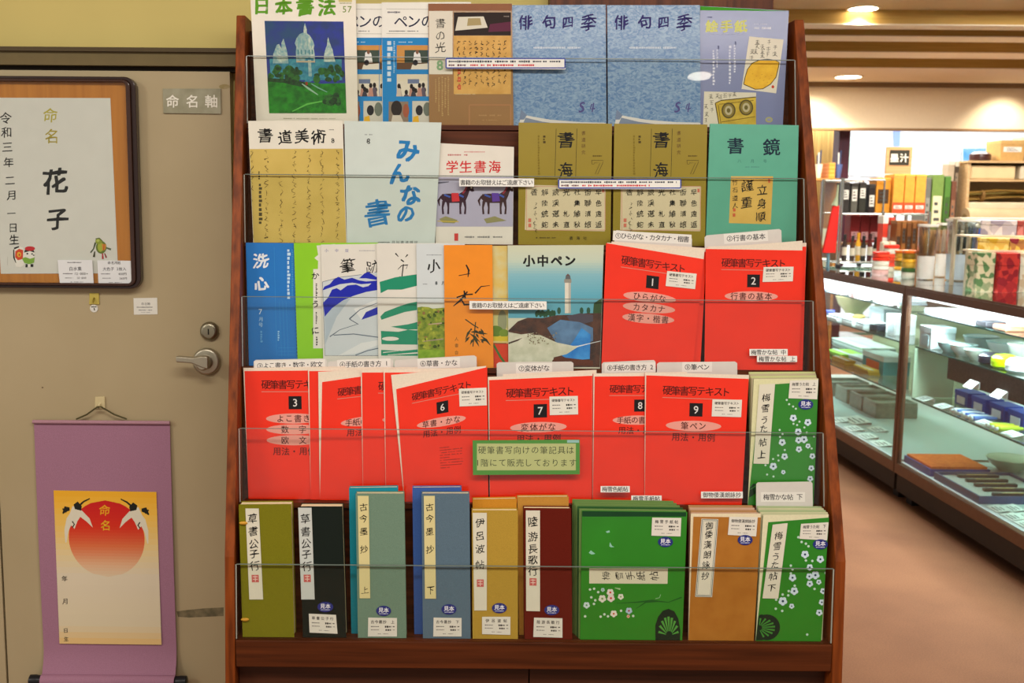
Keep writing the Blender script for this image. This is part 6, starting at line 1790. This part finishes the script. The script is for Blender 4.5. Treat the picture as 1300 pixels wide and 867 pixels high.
pbox(1243, 1266, CT, zz[0] - .01, Ys - .02, .09, '#5a7a4a', '#d8c4a0', 46, 'green and cream patterned box under the lowest step')
pbox(1272, 1297, CT, zz[0] - .01, Ys - .04, .09, '#8c1420', '#c8342c', 40, 'red flowered box under the lowest step')
pbox(1298.5, 1318, CT, zz[0] - .01, Ys - .03, .09, '#d0b090', '#e6d8c4', 46, 'cream patterned box under the lowest step')
pbox(1256, 1282, zz[0] + .0005, zz[1] - .009, Ys + .02, .1, '#c8a02c', '#e0c878', 40, 'yellow flowered box on the lowest step')
pbox(1283, 1309, zz[0] + .0005, zz[1] - .009, Ys + .02, .1, '#8c2c34', '#d0b04c', 40, 'maroon and yellow flowered box on the lowest step')
pbox(1258, 1290, zz[1] + .0005, zz[2] - .009, Ys + .16, .1, '#8a8496', '#c4bcc0', 30, 'grey lilac patterned box on the middle step')
pbox(1291, 1310, zz[1] + .0005, zz[2] - .009, Ys + .16, .1, '#8c3a34', '#b8706a', 30, 'brick red patterned box on the middle step')
t = thing('paper_flower', (wx(1253, Ys + .1, 0), Ys + .1, CT), 'white paper flower beside the patterned boxes', 'flower')
xx, z = wx(1249, 5.2, 0), zy(284, 5.2)
t.location = (xx, 5.2, CT)
MB().tube([(xx, 5.2, CT + .003), (xx + .01, 5.2, CT + .14), (xx, 5.2, z)], .003, mat('#7a8a4a', .6), 8).build('stem', t, True)
mb = MB()
for k in range(7):
    a_ = k * .9
    c = (xx + .022 * math.cos(a_), 5.2 + .016 * math.sin(a_), z + .012 * math.sin(a_ * 2))
    mb.lathe(c, [(.004, -.012), (.018, -.004), (.02, .006), (.006, .014)], mat('#e6e2d0', .7), 10)
mb.build('blossom', t, True)

# goods on the second tier behind: a low wooden cabinet with rolls, boxes and folders
BC = thing('low_cabinet', (4.0, 7.5, 0), 'pale wooden cabinet behind the glass counters carrying rolls and folders', 'cabinet')
bz = zy(292, 7.2)
BX0 = wx(1176, 7.2, 0)
MB().box((BX0, 7.2, .06), (BX0 + 3.4, 7.75, bz - .025), mat('#b08f62', .55, kind='woodx', h2='#9a7a50')).build('body', BC)
MB().box((BX0 - .015, 7.18, bz - .025), (BX0 + 3.42, 7.77, bz), mat('#c9a878', .5, kind='woodx', h2='#b8946a')).build('top', BC, bevel=.003)
for k in range(4):
    MB().box((BX0 + .02 + k * .85, 7.185, .1), (BX0 + .84 + k * .85, 7.199, bz - .05), mat('#b8976a', .5, kind='woodx', h2='#a2825a')).build('door', BC, bevel=.002)
MB().box((BX0 + .03, 7.25, 0), (BX0 + 3.3, 7.7, .06), m_dark).build('plinth', BC)
Yg = 7.26
for k, (a_, b_, t_, c, lb, l) in enumerate(((1179.5, 1194, 222, '#6f8a44', '#d3cba8', 'green folder with cream label on the pale cabinet'), (1195.5, 1203, 224, '#4f7a34', '#3a5a24', 'narrow green folder beside the labelled green one'), (1204, 1210, 230, '#6a4230', '#8a6248', 'brown folder right of the green folders'), (1171.5, 1178, 226, '#6a6a62', '#8a8a80', 'grey folder left of the green folders'))):
    upright(a_, b_, t_, bz + .0005 if a_ > 1177 else bz + .0005, Yg, .2, c, l, 'folder', 'folder', (.05, .62), None, None, lb)
upright(1198.5, 1206, 204, bz + .0005, 7.48, .1, '#b5a48c', 'tall beige paper tube box behind the brown folder', 'box', 'tall_box', (.4, .7), None, (.06, '#e0d8c8'), '#c9bba2')
upright(1206.8, 1211.5, 204, bz + .0005, 7.48, .1, '#4a3f34', 'tall dark box behind the brown folder', 'box', 'tall_box', (.6, .9), None, (.08, '#d0c8b4'), '#8a7a64')
# long rolls of paper
def roll(px0, px1, py, Y, r, c, label):
    x0, x1 = wx(px0, Y, 0), wx(px1, Y, 0)
    z = zy(py, Y)
    t = thing('paper_roll', ((x0 + x1) / 2, Y, z - r), label, 'paper roll', 'rolls of paper')
    MB().tube([(x0, Y, z), (x1, Y, z)], r, mat(c, .7, var=.06, scale=12), 22).build('roll', t, True)
    MB().lathe((x0 - .0005, Y, z), [(r * .5, 0), (r * .5, -.002), (r * .3, -.002), (r * .3, 0)], mat('#8a744c', .7), 18, 'x').build('core', t, True)
zr = lambda r: bz + r + .0005
def rollz(px0, px1, Y, r, z, c, label):
    x0, x1 = wx(px0, Y, 0), wx(px1, Y, 0)
    t = thing('paper_roll', ((x0 + x1) / 2, Y, z - r), label, 'paper roll', 'rolls of paper')
    MB().tube([(x0, Y, z), (x1, Y, z)], r, mat(c, .7, var=.06, scale=12), 22).build('roll', t, True)
    MB().lathe((x0 - .0008, Y, z), [(r * .5, 0), (r * .5, -.002), (r * .3, -.002), (r * .3, 0)], mat('#8a744c', .7), 18, 'x').build('core', t, True)
rollz(1223, 1420, 7.26, .075, zr(.075), '#b59c78', 'thick tan paper roll lying at the front of the pale cabinet')
# shelf box behind with wrapped paper
def shelfbox():
    x0 = wx(1223, 7.4, 0)
    x1 = x0 + 1.6
    t = thing('open_shelf', ((x0 + x1) / 2, 7.55, bz + .0005), 'cream open shelf holding wrapped paper above the tan roll', 'shelf')
    z0, z1, z2 = bz + .0005, zy(227, 7.4), zy(206, 7.4)
    m = mat('#cfae80', .55, kind='woodx', h2='#bf9c6c')
    MB().box((x0, 7.4, z0), (x0 + .018, 7.75, z2), m).build('side_board', t)
    MB().box((x1 - .018, 7.4, z0), (x1, 7.75, z2), m).build('side_board', t)
    MB().box((x0 + .018, 7.4, z1 - .014), (x1 - .018, 7.75, z1), m).build('shelf_board', t)
    MB().box((x0 - .01, 7.38, z2), (x1 + .01, 7.76, z2 + .014), m).build('top_board', t)
    MB().box((x0 + .018, 7.735, z0), (x1 - .018, 7.749, z2), mat('#c0a070', .6)).build('back_board', t)
    return x0, x1, z1, z2 + .014
hx0, hx1, hz1, hz2 = shelfbox()
for k, (a_, b_, c, l) in enumerate(((.03, .34, '#d8bf90', 'tan wrapped paper parcel at the left of the open shelf'), (.37, .72, '#d3c7ac', 'pale wrapped paper parcel in the middle of the open shelf'), (.75, 1.1, '#a9adb8', 'grey blue wrapped paper parcel on the open shelf'))):
    t = thing('paper_parcel', (hx0 + (a_ + b_) / 2, 7.55, hz1), l, 'parcel')
    MB().box((hx0 + a_, 7.42, hz1 + .0004), (hx0 + b_, 7.7, hz1 + .095), mat(c, .7, var=.08, scale=8)).build('wrapping', t, bevel=.012)
    MB().box((hx0 + a_ - .001, 7.5, hz1 + .0951), (hx0 + b_ + .001, 7.53, hz1 + .096), mat('#c8b48a', .6)).build('paper_band', t)
for k, (a_, b_) in enumerate(((.03, .5), (.53, 1.05))):
    t = thing('paper_parcel', (hx0 + (a_ + b_) / 2, 7.55, bz + .0008), ['pale parcel under the brown reeds in the open shelf', 'pale parcel under the olive reeds in the open shelf'][k], 'parcel')
    MB().box((hx0 + a_, 7.42, bz + .0008), (hx0 + b_, 7.7, bz + .19), mat('#d8c6a4', .7, var=.08, scale=8)).build('wrapping', t, bevel=.012)
    MB().box((hx0 + a_ - .001, 7.5, bz + .1901), (hx0 + b_ + .001, 7.53, bz + .191), mat('#c8b48a', .6)).build('paper_band', t)
for k, (a_, b_) in enumerate(((.03, .5), (.53, 1.05))):
    t = thing('rush_bundle', (hx0 + (a_ + b_) / 2, 7.55, bz + .192), ['bundle of dried brown reeds at the left of the open shelf', 'bundle of dried olive reeds in the open shelf'][k], 'reed bundle')
    R = random.Random(k)
    m = MB()
    for i in range(16):
        y0, z0 = 7.46 + R.uniform(-.03, .1), bz + .199 + R.uniform(0, .06)
        m.tube([(hx0 + a_ + .01, y0, z0), (hx0 + (a_ + b_) / 2, y0 + R.uniform(-.01, .02), z0 + R.uniform(0, .03)), (hx0 + b_ - .01, y0 + R.uniform(-.01, .02), z0 + R.uniform(0, .03))], .006, mat(('#8a6a2c', '#a5803c', '#6a5a24', '#b8904c')[i % 4], .8), 6)
    m.build('reeds', t, True)
    MB().lathe((hx0 + a_ + .12, 7.49, bz + .236), [(.04, -.01), (.043, 0), (.04, .01)], mat('#7a5a2c', .8), 14, 'x').build('tie', t, True)
# cartons on top of the open shelf
upright(1262, 1292, 177, hz2 + .0005, 7.45, .2, '#c29a5c', 'kraft carton on top of the open shelf', 'carton', 'kraft_carton', (.55, .85), None, (.2, '#c8a264'), '#e6e0d4')
upright(1295, 1330, 172, hz2 + .0005, 7.45, .2, '#c9a88a', 'pinkish kraft carton at the edge of the photo on top of the open shelf', 'carton', 'kraft_carton', (.1, .3), None, (.15, '#cfb094'), '#d8c4ae')
x_ = wx(1237, 7.55, 0)
it_round(x_, 7.55, hz2 + .0005, .07, .07, '#3a1c18', 'dark lacquer round box on top of the open shelf', 'lacquer_box', 'box')

# sign for ink
Yn = 6.82
sx = (onY(1125, 204, Yn)[0], onY(1158, 204, Yn)[0]); sz = (zy(221, Yn), zy(186.5, Yn))
t = thing('sign_board', ((sx[0] + sx[1]) / 2, Yn, zs2), 'small wooden framed black sign with white characters above the orange cartons', 'sign')
sgp = Plane((0, Yn, 0), (0, 1, 0))
MB().box((sx[0], Yn, sz[0]), (sx[1], Yn + .018, sz[1]), mat('#c9a070', .5, kind='woodx', h2='#b88c5c')).build('frame', t, bevel=.002)
mb = MB(); mb.box((sx[0] + .02, Yn - .002, sz[0] + .055), (sx[1] - .02, Yn - .0002, sz[1] - .02), mat('#2c2a20', .5))
a = Art(mb, sgp, -.002); a.text('墨汁', (1125 + 1158) / 2 + .3, 200.5, 11.5, ink('#e6e2d4'), pitch=12.5, weight=.03)
mb.build('black_panel', t)
MB().tube([((sx[0] + sx[1]) / 2, Yn + .009, CT), ((sx[0] + sx[1]) / 2, Yn + .009, sz[0])], .009, m_chr, 10).build('post', t, True)
MB().lathe(((sx[0] + sx[1]) / 2, Yn + .009, CT), [(.05, 0), (.05, .006), (.01, .0065)], m_chr, 20).build('base', t, True)

# the bright far wall: pale framed prints, dark post, blue strip
FWp = Plane((0, 12.4, 0), (0, 1, 0))
def poster(q, art, label, col='#eef1f2', fr='#d3d9da', d=.03):
    p = FWp.at(q, -d)
    t = thing('framed_print', p.mean(0), label, 'picture')
    mb = MB(); slab(mb, FWp, q, -d, 0, mat(fr, .5)); mb.build('frame', t)
    (x0, y0), (x1, y1) = q[0], q[2]
    mb = MB(); slab(mb, FWp, [(x0 + 1, y0 + 1), (x1 - 1, y0 + 1), (x1 - 1, y1 - 1), (x0 + 1, y1 - 1)], -d - .002, -d - .0002, mat(col, .6))
    art(Art(mb, FWp, -d - .002)); mb.build('print_sheet', t)
poster([(1075, 178), (1088, 178), (1088, 223), (1075, 223)], lambda a: a.rect(1077, 182, 1086, 220, mat('#d3e6d8', .6, kind='mottle', h2='#b9d6c4', scale=6)), 'narrow pale green print on the bright far wall')
poster([(1092, 194), (1123, 194), (1123, 224), (1092, 224)], lambda a: a.ell(1114, 207, 5, 7, mat('#b9dfe0', .6)).ell(1108, 213, 4, 3, mat('#dfc8e0', .6)), 'pale framed print left of the ink sign on the far wall')
poster([(1182, 193), (1219, 193), (1219, 224), (1182, 224)], lambda a: a.ell(1192, 214, 6, 4, mat('#c3d8f0', .6)), 'pale framed print above the green folders on the far wall')
poster([(1221, 187), (1262, 187), (1262, 226), (1221, 226)], lambda a: a.rect(1222.5, 188.5, 1260.5, 224.5, mat('#4f94c8', .6, kind='mottle', h2='#8fbfe0', scale=7)), 'bright blue framed print on the far wall left of the kraft carton')
q = FWp.at([(1134, 160), (1143.5, 160), (1142, 190), (1135.5, 190)], -.02)
t = thing('wall_banner', q.mean(0), 'narrow blue banner hanging on the bright far wall', 'banner')
mb = MB(); slab(mb, FWp, [(1134, 160), (1143.5, 160), (1142.5, 190), (1135, 190)], -.02, -.012, mat('#8fa8e4', .7)); mb.build('cloth', t)
p0_, p1_ = FWp.at([(1133, 160), (1144.5, 160)], -.016)
MB().tube([tuple(p0_), tuple(p1_)], .012, mat('#c9cdd6', .5), 10).build('rod', t, True)
MB().tube([((p0_[0] + p1_[0]) / 2, p0_[1], p0_[2]), ((p0_[0] + p1_[0]) / 2, 12.402, p0_[2])], .008, mat('#c9cdd6', .5), 8).build('wall_pin', t, True)
xq = (wx(1058.5, 10.2, 0), wx(1072.5, 10.2, 0))
struct('trim_5', MB().box((xq[0], 10.2, 0), (xq[1], 10.35, 2.85), mat('#4a2230', .4, kind='wood', h2='#38182a')))
# dim wooden bay left of the dark post
struct('wall_bay', MB().box((wx(1010, 10.9, 0), 10.9, 0), (wx(1060, 10.9, 0), 11.0, 2.85), mat('#b08a4a', .6, kind='wood', h2='#8c6a34')))
OS = thing('wooden_shelf', (wx(1045, 9.3, 0), 9.4, 0), 'wooden shelf unit beside the dark post at the far end', 'shelf')
ax0, ax1 = wx(1022, 9.2, 0), wx(1062, 9.2, 0)
oz = zy(227, 9.2)
mw = mat('#a97a3c', .5, kind='woodx', h2='#8c602c')
MB().box((ax0, 9.2, 0), (ax0 + .02, 9.6, oz - .02), mw).build('side_board', OS)
MB().box((ax1 - .02, 9.2, 0), (ax1, 9.6, oz - .02), mw).build('side_board', OS)
for z in (.3, .7, 1.05, oz): MB().box((ax0 if z == oz else ax0 + .0205, 9.2, z - .02), (ax1 if z == oz else ax1 - .0205, 9.6, z), mw).build('shelf_board', OS)
for k, py in enumerate((226, 221, 216, 211)):
    z = oz + .0005 + k * .033
    x = wx(1046.5, 9.36, 0)
    it_box(x, 9.36, z, .05, .2, .032, '#d8882c', ['orange carton at the bottom of the orange stack by the dark post', 'second orange carton of the stack by the dark post', 'third orange carton of the stack by the dark post', 'topmost orange carton of the stack by the dark post'][k], '#e0a04c', grp='stacked orange cartons')
for k, (px, c, l) in enumerate(((1034.5, '#e2d2b8', 'cream paper cone left of the orange carton stack'), (1059.5, '#4a5a86', 'blue and white cup of brushes right of the orange carton stack'))):
    x = wx(px, 9.3, 0)
    t = thing('paper_cup', (x, 9.3, oz + .0005), l, 'cup')
    MB().lathe((x, 9.3, oz + .0005), [(.018, 0), (.02, .004), (.034, .12), (.031, .12), (.016, .008), (.001, .006)], mat(c, .6), 18).build('cup', t, True)
    for j in range(3):
        MB().tube([(x + .008 * (j - 1), 9.3, oz + .012), (x + .015 * (j - 1), 9.3 + .01 * (j % 2), oz + .2 + .02 * j)], .006, mat(('#3a3a4a', '#d8d4c8', '#2a3a5a')[j], .5), 8).build('brush', t, True)
for k, (px, zz_, c) in enumerate(((1038, .7, '#8a8a86'), (1049, .7, '#c9bfa0'), (1038, 1.05, '#d8cfae'), (1048, 1.05, '#9aa08c'))):
    x = wx(px, 9.3, 0)
    it_box(x, 9.4, zz_ + .0005, .06, .2, .14, c, ['grey carton on the lower board of the far wooden shelf', 'tan carton on the lower board of the far wooden shelf', 'cream carton on the upper board of the far wooden shelf', 'grey green carton on the upper board of the far wooden shelf'][k], front='#e0dccc')
